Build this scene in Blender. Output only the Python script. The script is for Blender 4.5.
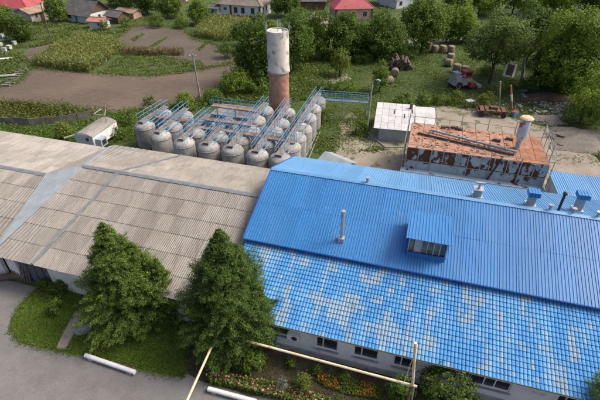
import bpy, math, random
import numpy as np
from mathutils import Vector, Matrix
for o in list(bpy.data.objects): bpy.data.objects.remove(o)
S = bpy.context.scene
C = S.collection
PI = math.pi
R_ = math.radians
# ------------------------------------------------------------------ camera
F, TH, H = 430.0, R_(35), 25.0            # focal length in photo pixels, pitch, height
cam = bpy.data.cameras.new('camera'); cam.sensor_width = 36; cam.lens = 36*F/600
cam.clip_end = 3000; cam.clip_start = .5
co = bpy.data.objects.new('camera', cam); C.objects.link(co)
co.location = (0, 0, H); co.rotation_euler = (PI/2-TH, 0, 0); S.camera = co
# ------------------------------------------------------------------ light
SUN_EL, SUN_AZ = R_(50), R_(8)           # azimuth counted from +X towards +Y
w = bpy.data.worlds.new('World'); S.world = w; w.use_nodes = True
nt = w.node_tree; bg = nt.nodes['Background']; sk = nt.nodes.new('ShaderNodeTexSky')
sk.sky_type = 'NISHITA'; sk.sun_disc = False; sk.sun_elevation = SUN_EL
sk.sun_rotation = PI/2-SUN_AZ; sk.altitude = 200; sk.air_density = .55; sk.dust_density = 6; sk.ozone_density = .4
nt.links.new(sk.outputs[0], bg.inputs[0]); bg.inputs[1].default_value = .15
sl = bpy.data.lights.new('sun', 'SUN'); sl.energy = 1.5; sl.angle = R_(18); sl.color = (1, .91, .78)
so = bpy.data.objects.new('sun', sl); C.objects.link(so)
sd = Vector((math.cos(SUN_EL)*math.cos(SUN_AZ), math.cos(SUN_EL)*math.sin(SUN_AZ), math.sin(SUN_EL)))
so.rotation_euler = sd.to_track_quat('Z', 'Y').to_euler(); so.location = (40, 30, 60)
S.view_settings.view_transform = 'Standard'; S.view_settings.look = 'None'
S.view_settings.gamma = 1; S.view_settings.exposure = 0.72
# ------------------------------------------------------------------ geometry of the view: a pixel gives a direction, the surface gives the distance
cT, sT = math.cos(TH), math.sin(TH)
AX = Vector((1, 0, 0)); AU = Vector((0, sT, cT)); AW = Vector((0, cT, -sT)); OC = Vector((0, 0, H))
BA = R_(-16.4)                             # heading of the factory buildings
E1 = Vector((math.cos(BA), math.sin(BA), 0)); E2 = Vector((-math.sin(BA), math.cos(BA), 0))
def ray(x, y): return AX*((x-300)/F) - AU*((y-200)/F) + AW
def gp(x, y, z=0.0):
    d = ray(x, y); return OC + d*((z-H)/d.z)
def up(base, x, y):                        # point seen at (x, y) in the upright plane through base that faces south
    d = ray(x, y); return OC + d*(base.y/d.y)
def bw(u, v, z=0): return E1*u + E2*v + Vector((0, 0, z))
def uv_of(p): return (p.dot(E1), p.dot(E2))
# ------------------------------------------------------------------ objects
def tag(o, label=None, cat=None, group=None, kind=None):
    if label: o['label'] = label
    if cat: o['category'] = cat
    if group: o['group'] = group
    if kind: o['kind'] = kind
    return o
def empty(name, loc, rz=0, label=None, cat=None, group=None):
    o = bpy.data.objects.new(name, None); C.objects.link(o); o.empty_display_size = .2
    o.location = loc; o.rotation_euler = (0, 0, rz); return tag(o, label, cat, group)
def link(name, me, parent=None, loc=None, rot=None):
    o = bpy.data.objects.new(name, me); C.objects.link(o)
    if parent: o.parent = parent
    if loc is not None: o.location = loc
    if rot is not None: o.rotation_euler = rot
    return o
def copy_tree(o, parent=None):
    c = o.copy(); C.objects.link(c); c.parent = parent
    for ch in list(o.children): copy_tree(ch, c)
    return c
class MB:
    def __init__(s): s.v = []; s.f = []
    def add(s, vs, fs):
        n = len(s.v); s.v += [tuple(p) for p in vs]; s.f += [tuple(i+n for i in f) for f in fs]; return s
    def box(s, c, d, rot=None):
        x, y, z = d[0]/2, d[1]/2, d[2]/2
        vs = [Vector(p) for p in ((-x,-y,-z),(x,-y,-z),(x,y,-z),(-x,y,-z),(-x,-y,z),(x,-y,z),(x,y,z),(-x,y,z))]
        if rot is not None: vs = [rot @ p for p in vs]
        c = Vector(c)
        return s.add([p+c for p in vs], [(0,3,2,1),(4,5,6,7),(0,1,5,4),(1,2,6,5),(2,3,7,6),(3,0,4,7)])
    def bar(s, a, b, wd, hg):              # rectangular bar from a to b
        a, b = Vector(a), Vector(b); d = (b-a); L = d.length; d.normalize()
        upv = Vector((0,0,1)) if abs(d.z) < .95 else Vector((0,1,0))
        sx = d.cross(upv).normalized(); sz = sx.cross(d)
        vs = []
        for p in (a, b):
            for i, j in ((-1,-1),(1,-1),(1,1),(-1,1)): vs.append(p + sx*(i*wd/2) + sz*(j*hg/2))
        return s.add(vs, [(0,1,2,3),(7,6,5,4),(0,4,5,1),(1,5,6,2),(2,6,7,3),(3,7,4,0)])
    def tube(s, pts, r, n=8, r1=None, cap=True):
        pts = [Vector(p) for p in pts]; k = len(pts); vs = []; fs = []
        for i, p in enumerate(pts):
            d = (pts[min(i+1,k-1)]-pts[max(i-1,0)]).normalized()
            upv = Vector((0,0,1)) if abs(d.z) < .9 else Vector((1,0,0))
            sx = d.cross(upv).normalized(); sy = sx.cross(d)
            rr = r if r1 is None else r+(r1-r)*i/(k-1)
            for j in range(n):
                a = 2*PI*j/n; vs.append(p + sx*(rr*math.cos(a)) + sy*(rr*math.sin(a)))
        for i in range(k-1):
            for j in range(n):
                j2 = (j+1) % n; fs.append((i*n+j, i*n+j2, (i+1)*n+j2, (i+1)*n+j))
        if cap: fs.append(tuple(range(n-1,-1,-1))); fs.append(tuple((k-1)*n+j for j in range(n)))
        return s.add(vs, fs)
    def lathe(s, prof, n=24, c=(0,0,0)):   # profile of (r, z)
        vs = []; fs = []; k = len(prof)
        for r, z in prof:
            for j in range(n):
                a = 2*PI*j/n; vs.append((c[0]+r*math.cos(a), c[1]+r*math.sin(a), c[2]+z))
        for i in range(k-1):
            for j in range(n):
                j2 = (j+1) % n; fs.append((i*n+j, i*n+j2, (i+1)*n+j2, (i+1)*n+j))
        fs.append(tuple(range(n-1,-1,-1))); fs.append(tuple((k-1)*n+j for j in range(n)))
        return s.add(vs, fs)
    def quad(s, a, b, c, d): return s.add([a,b,c,d], [(0,1,2,3)])
    def mesh(s, name, m, smooth=False):
        me = bpy.data.meshes.new(name); me.from_pydata(s.v, [], s.f); me.materials.append(m)
        if smooth: me.polygons.foreach_set('use_smooth', [True]*len(me.polygons))
        me.update(); return me
    def build(s, name, m, parent=None, loc=None, smooth=False, rot=None):
        o = link(name, s.mesh(name, m, smooth), parent, loc, rot)
        if smooth:
            try: o.data.set_sharp_from_angle(angle=R_(40))
            except Exception: pass
        return o
def np_mesh(name, V, Fq, m, col=None):     # V (n,3), Fq (k,4) or (k,3)
    me = bpy.data.meshes.new(name); k, q = Fq.shape
    me.vertices.add(len(V)); me.vertices.foreach_set('co', np.asarray(V, np.float32).ravel())
    me.loops.add(k*q); me.loops.foreach_set('vertex_index', Fq.astype(np.int32).ravel())
    me.polygons.add(k); me.polygons.foreach_set('loop_start', np.arange(0, k*q, q, dtype=np.int32))
    me.update(calc_edges=True); me.materials.append(m)
    if col is not None:                    # col (k,3) one colour per face
        at = me.color_attributes.new('col', 'FLOAT_COLOR', 'CORNER')
        c4 = np.ones((k, 4), np.float32); c4[:, :3] = col
        at.data.foreach_set('color', np.repeat(c4, q, axis=0).ravel())
    return me
# ------------------------------------------------------------------ materials
def srgb(r, g, b):
    f = lambda c: (c/12.92 if c <= .04045 else ((c+.055)/1.055)**2.4)
    return (f(r/255), f(g/255), f(b/255))
class NT:
    def __init__(s, name):
        s.m = bpy.data.materials.new(name); s.m.use_nodes = True; s.t = s.m.node_tree; s.p = s.t.nodes['Principled BSDF']
    def n(s, typ, **kw):
        nd = s.t.nodes.new('ShaderNode'+typ)
        for k, v in kw.items():
            if k.startswith('i_'): nd.inputs[k[2:].replace('_', ' ')].default_value = v
            else: setattr(nd, k, v)
        return nd
    def l(s, a, b): s.t.links.new(a, b)
    def pos(s, world=True):
        return s.n('NewGeometry').outputs['Position'] if world else s.n('TexCoord').outputs['Object']
    def noise(s, scale, detail=4, vec=None, rough=.55, dist=0):
        nd = s.n('TexNoise'); nd.inputs['Scale'].default_value = scale; nd.inputs['Detail'].default_value = detail
        nd.inputs['Roughness'].default_value = rough; nd.inputs['Distortion'].default_value = dist
        s.l(vec if vec is not None else s.pos(), nd.inputs['Vector']); return nd.outputs['Fac']
    def ramp(s, fac, stops, interp='LINEAR'):
        nd = s.n('ValToRGB'); e = nd.color_ramp.elements; nd.color_ramp.interpolation = interp
        while len(e) < len(stops): e.new(.5)
        for el, (p, c) in zip(e, stops):
            el.position = p; el.color = (c, c, c, 1) if isinstance(c, (int, float)) else (*c, 1)
        s.l(fac, nd.inputs['Fac']); return nd.outputs['Color']
    def mix(s, fac, a, b, mode='MIX'):
        nd = s.n('Mix', data_type='RGBA', blend_type=mode)
        for sock, val in ((nd.inputs[0], fac), (nd.inputs[6], a), (nd.inputs[7], b)):
            if isinstance(val, (int, float)): sock.default_value = val
            elif isinstance(val, tuple): sock.default_value = (*val, 1)
            else: s.l(val, sock)
        return nd.outputs[2]
    def col(s, c):
        if isinstance(c, tuple): s.p.inputs['Base Color'].default_value = (*c, 1)
        else: s.l(c, s.p.inputs['Base Color'])
    def bump(s, hgt, strength=.5, dist=.05):
        nd = s.n('Bump'); nd.inputs['Strength'].default_value = strength; nd.inputs['Distance'].default_value = dist
        s.l(hgt, nd.inputs['Height']); s.l(nd.outputs[0], s.p.inputs['Normal'])
    def objrand(s): return s.n('ObjectInfo').outputs['Random']
def M(name, c1, c2=None, scale=1.0, rough=.8, metal=0, bump=0, bscale=None, c3=None, s3=None, world=True, spread=.12, rnd=0, bdist=.03, t3=.62):
    t = NT(name); v = t.pos(world)
    c2 = c2 or tuple(x*.75 for x in c1)
    c = t.ramp(t.noise(scale, 6, v), [(.5-spread, c1), (.5+spread, c2)])
    if c3: c = t.mix(t.ramp(t.noise(s3 or scale*3, 5, v), [(t3-.05, 0.), (t3+.05, 1.)]), c, c3)
    if rnd: 
        k = t.ramp(t.objrand(), [(0, 1-rnd), (1, 1+0.0)]); c = t.mix(1.0, c, k, 'MULTIPLY')
    t.col(c); t.p.inputs['Roughness'].default_value = rough; t.p.inputs['Metallic'].default_value = metal
    if bump: t.bump(t.noise(bscale or scale*4, 5, v), bump, bdist)
    return t.m
def leafmat(name, rough=.6, trans=.42):
    t = NT(name); a = t.n('VertexColor', layer_name='col').outputs[0]
    t.col(a); t.p.inputs['Roughness'].default_value = rough; t.p.inputs['Specular IOR Level'].default_value = .25
    tr = t.n('BsdfTranslucent'); t.l(a, tr.inputs[0]); mx = t.n('MixShader'); mx.inputs[0].default_value = trans
    t.l(t.p.outputs[0], mx.inputs[1]); t.l(tr.outputs[0], mx.inputs[2])
    t.l(mx.outputs[0], t.t.nodes['Material Output'].inputs[0]); return t.m
LEAF = leafmat('leaf')
def grassmat(name, a, b, dry, th):
    t = NT(name); p = t.pos()
    c = t.ramp(t.noise(.3, 5, p), [(.32, a), (.68, b)])
    c = t.mix(t.ramp(t.noise(.2, 6, p, .65), [(th-.05, 0.), (th+.08, .8)]), c, dry)
    c = t.mix(1.0, c, t.ramp(t.noise(2.4, 8, p, .8), [(.32, .42), (.68, 1.35)]), 'MULTIPLY')
    c = t.mix(t.ramp(t.noise(1.1, 7, p, .75), [(.6, 0.), (.72, .6)]), c, tuple(x*.8 for x in dry))
    t.col(c); t.p.inputs['Roughness'].default_value = .95; t.bump(t.noise(3.5, 8, p, .8), 1.0, .35); return t.m
m_grass = grassmat('grass_ground', (.055,.105,.016), (.095,.145,.026), (.15,.14,.065), .6)
m_lawn = M('lawn', (.10,.19,.028), (.15,.23,.04), .8, .95, bump=.8, bscale=14, c3=(.09,.085,.04), s3=.6, bdist=.08)
def fieldmat(name, c1, c2, ang, freq):
    t = NT(name); p = t.pos(); mp = t.n('Mapping'); mp.inputs['Rotation'].default_value = (0, 0, ang); t.l(p, mp.inputs[0])
    wv = t.n('TexWave', wave_type='BANDS', bands_direction='Y'); wv.inputs['Scale'].default_value = freq
    wv.inputs['Distortion'].default_value = 5.0; wv.inputs['Detail'].default_value = 4; wv.inputs['Detail Scale'].default_value = 1.6
    t.l(mp.outputs[0], wv.inputs['Vector'])
    n1 = t.noise(.9, 6, p, .7); n2 = t.noise(.12, 3, p)
    c = t.ramp(n1, [(.3, c1), (.7, c2)])
    c = t.mix(t.ramp(n2, [(.4, 0.), (.7, .6)]), c, tuple(x*1.3 for x in c2)); c = t.mix(t.ramp(t.noise(.5, 6, p, .7), [(.6, 0.), (.72, .5)]), c, (.075,.085,.03))
    t.col(c); t.p.inputs['Roughness'].default_value = .95
    h = t.mix(.38, t.noise(3.2, 6, p, .75), wv.outputs['Fac']); t.bump(h, .6, .2); return t.m
m_field = fieldmat('ploughed_soil', (.085,.062,.044), (.125,.095,.070), .06, .8)
m_field2 = fieldmat('garden_soil', (.068,.054,.04), (.105,.085,.064), .3, .7)
def asphmat():
    t = NT('asphalt'); p = t.pos()
    c = t.ramp(t.noise(.22, 5, p), [(.3, (.15,.146,.138)), (.7, (.205,.20,.19))])
    c = t.mix(t.ramp(t.noise(1.3, 6, p, .7), [(.55, 0.), (.75, .5)]), c, (.125,.12,.115))
    n = t.n('TexNoise'); n.inputs['Scale'].default_value = 1.2; n.inputs['Detail'].default_value = 5; t.l(p, n.inputs['Vector'])
    mxv = t.n('Mix', data_type='VECTOR'); mxv.inputs[0].default_value = .5; t.l(p, mxv.inputs[4]); t.l(n.outputs['Color'], mxv.inputs[5])
    vo = t.n('TexVoronoi', feature='DISTANCE_TO_EDGE'); vo.inputs['Scale'].default_value = .23; t.l(mxv.outputs[1], vo.inputs['Vector'])
    c = t.mix(t.ramp(vo.outputs['Distance'], [(0., .22), (.010, 0.)]), c, (.11,.105,.095))
    c = t.mix(1.0, c, t.ramp(t.noise(9, 6, p, .85), [(.3, .72), (.7, 1.22)]), 'MULTIPLY'); c = t.mix(1.0, c, t.ramp(t.noise(.8, 7, p, .75), [(.35, .82), (.7, 1.1)]), 'MULTIPLY')
    t.col(c); t.p.inputs['Roughness'].default_value = .9; t.bump(t.noise(30, 3, p), .3, .02); return t.m
m_asph = asphmat()
m_dirt = M('dirt_yard', (.23,.195,.145), (.32,.285,.225), .3, .95, bump=.6, bscale=9, c3=(.10,.105,.05), s3=.55, bdist=.08, spread=.22, t3=.6)
m_road = M('dirt_road', (.21,.18,.14), (.29,.255,.21), .4, .95, bump=.5, bscale=8, bdist=.06, spread=.2, c3=(.16,.14,.10), s3=.9)
m_soil = M('bed_soil', (.038,.028,.018), (.065,.048,.03), 1.2, .95, bump=.8, bscale=10, c3=(.05,.07,.02), s3=1.0, bdist=.1)
m_conc = M('concrete', (.36,.35,.33), (.26,.25,.24), 1.2, .85, bump=.3, bscale=12, c3=(.2,.19,.17), s3=2)
m_fence = M('weathered_concrete', (.21,.2,.17), (.13,.125,.1), 1.5, .9, bump=.4, bscale=10, rnd=.3)
m_white = M('white_plaster', (.74,.73,.70), (.62,.60,.57), .7, .85, bump=.25, bscale=10, c3=(.46,.44,.40), s3=1.4, t3=.66)
m_wpaint = M('white_paint', (.75,.75,.74), (.64,.64,.62), 2, .6, bump=.1)
m_frame = M('window_frame_white', (.72,.72,.70), (.62,.62,.6), 3, .5)
t = NT('glass'); t.col((.025,.03,.035)); t.p.inputs['Roughness'].default_value = .08; t.p.inputs['Specular IOR Level'].default_value = .7; m_glass = t.m
t = NT('dim_pane'); t.col(t.ramp(t.noise(2.2, 3), [(.35, (.05,.045,.04)), (.65, (.2,.17,.13))])); t.p.inputs['Roughness'].default_value = .25; m_dim = t.m
def slatemat(name, c1, c2, c3):
    t = NT(name); p = t.pos()
    c = t.ramp(t.noise(.22, 5, p, .6), [(.38, c1), (.62, c2)])
    mp = t.n('Mapping'); mp.inputs['Rotation'].default_value = (0, 0, -BA); mp.inputs['Scale'].default_value = (2.5, .35, 1); t.l(p, mp.inputs[0])
    st = t.ramp(t.noise(1.0, 5, mp.outputs[0], .65), [(.45, 0.), (.75, .8)]); c = t.mix(st, c, c3)
    k = t.ramp(t.objrand(), [(0, .80), (.5, .95), (1, 1.06)]); c = t.mix(1.0, c, k, 'MULTIPLY')
    sp = t.ramp(t.noise(9, 4, p, .7), [(.4, .82), (.65, 1.08)]); c = t.mix(1.0, c, sp, 'MULTIPLY')
    t.col(c); t.p.inputs['Roughness'].default_value = .95; t.bump(t.noise(25, 3, p), .3, .01); return t.m
m_slate = slatemat('asbestos_slate', (.25,.23,.20), (.31,.29,.26), (.185,.167,.148))
m_slate2 = slatemat('pale_slate', (.28,.26,.23), (.35,.33,.30), (.21,.19,.17))
m_cap = M('ridge_cap_zinc', (.24,.265,.28), (.18,.20,.21), 2, .6, metal=.2, c3=(.22,.2,.17), s3=3)
m_flash = M('zinc_flashing', (.31,.35,.37), (.25,.285,.30), 1.2, .6, c3=(.3,.31,.3), s3=3)
def bluemat(name, c, fade):
    t = NT(name); p = t.pos()
    a = t.ramp(t.noise(.25, 5, p), [(.35, c), (.7, fade)])
    k = t.ramp(t.objrand(), [(0, .9), (1, 1.05)]); a = t.mix(1.0, a, k, 'MULTIPLY')
    a = t.mix(t.ramp(t.noise(3.0, 6, p, .7), [(.58, 0.), (.75, .4)]), a, (.22,.3,.42))
    mp = t.n('Mapping'); mp.inputs['Rotation'].default_value = (0, 0, -BA); mp.inputs['Scale'].default_value = (3, .25, .25); t.l(p, mp.inputs[0])
    a = t.mix(t.ramp(t.noise(1.0, 5, mp.outputs[0], .65), [(.5, 0.), (.75, .38)]), a, (.10,.20,.36))
    t.col(a); t.p.inputs['Roughness'].default_value = .42; t.p.inputs['Specular IOR Level'].default_value = .4; return t.m
m_blue = bluemat('blue_sheet', (.028,.168,.42), (.04,.195,.45))
m_blue2 = bluemat('blue_sheet_pale', (.10,.27,.50), (.135,.31,.53))  # paler blue for the rear slope, extension and ridge cap
m_bluetrim = M('blue_trim', (.02,.11,.40), (.015,.09,.33), 1.5, .4)
m_dark = M('dark_metal', (.02,.02,.022), (.035,.033,.032), 4, .5)
m_zinc = M('galvanised', (.45,.47,.48), (.36,.38,.39), 3, .4, metal=.5)
m_tankblue = M('rail_blue', (.10,.27,.46), (.13,.31,.48), 3, .55, c3=(.17,.11,.08), s3=6, t3=.68)
m_deckg = M('deck_grey_board', (.30,.25,.205), (.22,.165,.125), 1.2, .85, c3=(.24,.13,.085), s3=1.2, rnd=.25, t3=.6)
m_deck = M('deck_rust', (.24,.12,.075), (.32,.23,.17), .8, .85, c3=(.3,.28,.25), s3=2.5, rnd=.25)
def tankmat():
    t = NT('tank_shell'); p = t.pos()
    c = t.ramp(t.noise(1.1, 6, p), [(.35, (.40,.395,.375)), (.65, (.28,.278,.265))])
    vo = t.n('TexVoronoi', feature='DISTANCE_TO_EDGE'); vo.inputs['Scale'].default_value = 1.3; t.l(p, vo.inputs['Vector'])
    cr = t.ramp(vo.outputs['Distance'], [(.0, .75), (.03, 0.)]); c = t.mix(cr, c, (.13,.12,.11))
    mp = t.n('Mapping'); mp.inputs['Scale'].default_value = (4, 4, .5); t.l(p, mp.inputs[0])
    c = t.mix(t.ramp(t.noise(1, 5, mp.outputs[0], .6), [(.5, 0.), (.72, .75)]), c, (.17,.155,.135))
    c = t.mix(t.ramp(t.noise(2.3, 5, p), [(.62, 0.), (.7, .6)]), c, (.23,.17,.12))
    k = t.ramp(t.objrand(), [(0, .8), (1, 1.05)]); c = t.mix(1.0, c, k, 'MULTIPLY')
    t.col(c); t.p.inputs['Roughness'].default_value = .85; t.bump(t.noise(6, 5, p), .5, .05); return t.m
m_tank = tankmat()
m_tankw = M('tank_hatch', (.5,.5,.48), (.38,.38,.36), 4, .7)
def rustpaint(name, th, paint=(.33,.43,.53), rust=(.06,.027,.018)):
    t = NT(name); p = t.pos()
    mp = t.n('Mapping'); mp.inputs['Scale'].default_value = (1, 1, .6); t.l(p, mp.inputs[0])
    n = t.noise(1.15, 7, mp.outputs[0], .62)
    r = t.ramp(t.noise(3, 5, p), [(.3, rust), (.7, tuple(x*1.5 for x in rust))])
    pc = t.ramp(t.noise(.9, 4, p), [(.35, paint), (.65, tuple(x*.75 for x in paint))])
    f = t.ramp(n, [(th-.012, 0.), (th+.012, 1.)])
    t.col(t.mix(f, pc, r)); t.p.inputs['Roughness'].default_value = .8; t.bump(f, -.4, .02); return t.m
m_rp_hi = rustpaint('peeling_mostly_rust', .455); m_rp_mid = rustpaint('peeling_half', .53); m_rp_lo = rustpaint('peeling_mostly_paint', .59)
m_rp_w = rustpaint('white_peeling', .56, (.52,.55,.58), (.2,.08,.04))
m_rust = M('rust', (.10,.048,.03), (.17,.085,.055), 2, .9, bump=.3)
m_rustplate = M('rust_plate', (.25,.105,.055), (.33,.16,.09), 1.2, .9, c3=(.36,.23,.16), s3=2, bump=.3)
def brickmat(name, cyl=False, c1=(.42,.17,.095), c2=(.31,.115,.065), mort=(.42,.34,.28), sc=1.0, stain=(.2,.09,.06)):
    t = NT(name); p = t.pos(world=False)
    if cyl:
        sx = t.n('SeparateXYZ'); t.l(p, sx.inputs[0]); at = t.n('Math', operation='ARCTAN2'); t.l(sx.outputs[1], at.inputs[0]); t.l(sx.outputs[0], at.inputs[1])
        ml = t.n('Math', operation='MULTIPLY'); ml.inputs[1].default_value = 1.35; t.l(at.outputs[0], ml.inputs[0])
        cb = t.n('CombineXYZ'); t.l(ml.outputs[0], cb.inputs[0]); t.l(sx.outputs[2], cb.inputs[1]); v = cb.outputs[0]
    else: v = p
    b = t.n('TexBrick'); b.inputs['Scale'].default_value = sc; b.inputs['Brick Width'].default_value = .26; b.inputs['Row Height'].default_value = .085 if cyl else .14
    b.inputs['Mortar Size'].default_value = .012; b.inputs['Color1'].default_value = (*c1, 1); b.inputs['Color2'].default_value = (*c2, 1); b.inputs['Mortar'].default_value = (*mort, 1)
    t.l(v, b.inputs['Vector'])
    c = t.mix(t.ramp(t.noise(1.0, 6, p), [(.45, 0.), (.7, .75)]), b.outputs['Color'], stain)
    c = t.mix(t.ramp(t.noise(2.2, 6, p), [(.55, 0.), (.7, .55)]), c, tuple(min(1, x*1.5+.1) for x in c1))
    t.col(c); t.p.inputs['Roughness'].default_value = .9; t.bump(t.noise(8, 5, p), .6, .05); return t.m
m_brick = brickmat('tower_brick', True)
m_bricktop = brickmat('brick_paving', False, (.40,.21,.135), (.30,.14,.085), (.38,.28,.21), .8, (.22,.105,.065))
m_twhite = M('tower_plaster', (.56,.53,.47), (.44,.41,.36), .8, .85, c3=(.22,.21,.2), s3=1.1, bump=.3, bscale=6, t3=.6)
m_wslate = M('white_slate', (.56,.56,.55), (.47,.47,.46), 1.2, .8, c3=(.36,.36,.35), s3=3, rnd=.12)
m_bluegrey = M('blue_grey_wall', (.36,.41,.46), (.3,.34,.38), 1.2, .8)
m_pipe = M('yellow_gas_pipe', (.62,.50,.26), (.66,.60,.45), 1.5, .6, c3=(.4,.28,.15), s3=5)
m_wood = M('weathered_wood', (.16,.12,.085), (.10,.075,.055), 3, .9, bump=.4)
m_polec = M('pole_concrete', (.30,.29,.26), (.23,.22,.2), 2, .85)
m_bark = M('bark', (.075,.055,.04), (.045,.035,.027), 4, .95, bump=.6, bscale=14)
m_redroof = M('red_roof', (.30,.045,.055), (.36,.07,.075), .6, .6, c3=(.24,.06,.06), s3=2)
m_greyroof = M('old_slate_roof', (.085,.085,.085), (.13,.125,.12), .7, .9, bump=.3, rnd=.2)
m_brownroof = M('brown_slate_roof', (.17,.145,.12), (.22,.19,.155), .6, .9)
m_pinkroof = M('pale_red_roof', (.42,.19,.14), (.34,.14,.10), 1, .8)
m_tanroof = M('tan_roof', (.34,.26,.19), (.27,.16,.10), .6, .85)
m_hwhite = M('house_whitewash', (.66,.68,.72), (.56,.58,.62), .5, .85)
m_hpink = M('pink_plaster', (.55,.36,.29), (.48,.30,.24), .6, .85)
m_hbrown = M('brown_boards', (.13,.085,.05), (.09,.06,.04), 1, .9)
m_plinth = M('red_brown_plinth', (.17,.06,.045), (.13,.05,.04), 1, .85)
m_bluedoor = M('blue_door_paint', (.09,.27,.47), (.07,.22,.4), 1, .6)
m_hay = M('hay', (.27,.22,.15), (.19,.155,.105), 2.5, .95, bump=.8, bscale=12, bdist=.08)
m_log = M('log_bark', (.13,.10,.08), (.08,.062,.05), 3, .95, bump=.5)
m_redp = M('faded_red_paint', (.40,.055,.035), (.30,.05,.035), 2, .55, c3=(.2,.07,.05), s3=4)
m_greyp = M('grey_paint', (.34,.35,.36), (.26,.27,.28), 2, .6, c3=(.2,.13,.1), s3=4)
m_tyre = M('rubber', (.02,.02,.02), (.03,.028,.026), 5, .9)
m_stone = M('rubble_stone', (.34,.33,.30), (.18,.17,.155), 1.0, .9, bump=.4)
m_gravel = M('gravel', (.24,.215,.18), (.17,.15,.125), 5, .95, bump=1, bscale=14, bdist=.08)

# ================================================================== GROUND
def poly_ground(name, px, m, z, step=.9, jit=.35, seed=0, world_pts=None):
    rg = random.Random(seed)
    pts = world_pts or [gp(x, y) for x, y in px]
    out = []
    for i, a in enumerate(pts):
        b = pts[(i+1) % len(pts)]; L = (b-a).length; k = max(1, min(60, int(L/step))); nrm = Vector((-(b-a).y, (b-a).x, 0)).normalized()
        ph = rg.random()*6
        for j in range(k):
            q = a.lerp(b, j/k)
            if j: q = q + nrm*(rg.gauss(0, jit)+math.sin(j*.7+ph)*jit*.6)
            out.append((q.x, q.y, z))
    mb = MB(); mb.v = out; mb.f = [tuple(range(len(out)))]
    me = mb.mesh(name, m)
    import bmesh
    bm = bmesh.new(); bm.from_mesh(me); bmesh.ops.triangulate(bm, faces=bm.faces[:])
    for f in bm.faces:
        if f.normal.z < 0: f.normal_flip()
    bm.to_mesh(me); bm.free()
    return tag(link(name, me), kind='structure')
g = MB(); g.quad((-900,-150,0),(900,-150,0),(900,1500,0),(-900,1500,0)); tag(g.build('ground', m_grass), kind='structure')
# front yard
wf = 17.15
def bpts(l): return [bw(u, v) for u, v in l]
poly_ground('asphalt_yard', None, m_asph, .012, 2, .04, 1, bpts([(-75,-12),(35,-12),(35,16.9),(-75,16.9)]))
lawn_px = [(10,331),(13,318),(22,303),(36,290),(44,286),(92,299),(182,322),(190,345),(184,378),(150,372),(110,360),(60,352),(20,343)]
poly_ground('lawn', lawn_px, m_lawn, .03, .6, .12, 2)
bed_px = [(184,322),(300,350),(420,377),(520,402),(640,432),(640,470),(420,438),(300,404),(215,386),(188,374)]
poly_ground('flower_bed', bed_px, m_soil, .035, .7, .1, 3)
poly_ground('lawn_path', [(75,312),(83,314),(72,338),(66,350),(56,349),(64,332)], m_road, .05, .5, .06, 4)
# fields
poly_ground('ploughed_field', [(-60,118),(-20,92),(16,84),(34,68),(92,73),(150,76),(200,70),(236,62),(242,66),(226,82),(204,97),(176,104),(150,108),(112,113),(60,104),(0,102),(-60,108)], m_field, .02, 1.5, .15, 5)
poly_ground('garden_field', [(123,50),(116,38),(131,27),(150,25),(184,29),(196,40),(228,47),(238,62),(200,69),(150,52)], m_field2, .03, 1.5, .18, 6)
poly_ground('bare_garden_patch', [(34,62),(22,55),(28,49),(52,44),(70,44),(48,55)], m_field2, .025, 1, .4, 7)
# yard behind the factory
poly_ground('dirt_yard', [(334,150),(340,128),(345,116),(352,112),(361,118),(370,132),(378,118),(430,107),(470,108),(506,116),(524,122),(540,126),(566,132),(600,170),(610,190),(560,200),(400,192),(330,172)], m_dirt, .02, 1.2, .4, 8)
poly_ground('dirt_road', [(548,140),(560,133),(572,142),(600,163),(660,205),(620,220),(560,185)], m_road, .035, 1.2, .25, 9)
poly_ground('dirt_clearing', [(300,76),(316,72),(348,74),(352,79),(330,84),(312,83)], m_road, .018, 1, .35, 10)
poly_ground('worn_path', [(404,43),(404,41),(430,39.5),(452,38.5),(470,36),(470,38),(452,41.5),(430,42.5)], m_road, .02, 2, .3, 11)

# ================================================================== FACTORY BUILDINGS
def corr_strip(L, wd, pitch, amp, ns=4, kind='sine', lift=.0, droop=0):
    # one sheet: X across (0..wd), Y down the slope (0 top .. L bottom); returns MB; ends slightly lifted at the bottom so that rows overlap
    n = max(1, round(wd/pitch)); pts = []
    if kind == 'sine':
        for i in range(n*ns+1):
            x = wd*i/(n*ns); pts.append((x, amp*(1-math.cos(2*PI*i/ns))/2))
    else:                                   # trapezoid ribs
        for i in range(n):
            b = i*wd/n; q = wd/n
            pts += [(b, 0), (b+q*.58, 0), (b+q*.68, amp), (b+q*.90, amp)]
        pts.append((wd, 0))
    mb = MB(); vs = []; fs = []; k = len(pts)
    for y, dz in ((0, 0), (L, lift)):
        for x, z in pts: vs.append((x, -y, z+dz))
    for i in range(k-1): fs.append((i+k, i+1+k, i+1, i))
    # bottom lip
    for x, z in pts: vs.append((x, -L, z+lift-.02))
    for i in range(k-1): fs.append((i+2*k, i+1+2*k, i+1+k, i+k))
    return mb.add(vs, fs)
def slope_frame(root_u, root_v, u, v0, z0, v1, z1):
    """local location and rotation (in the building frame) of a sheet whose top edge starts at (u, v0, z0) and runs down to (v1, z1)"""
    return None
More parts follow.
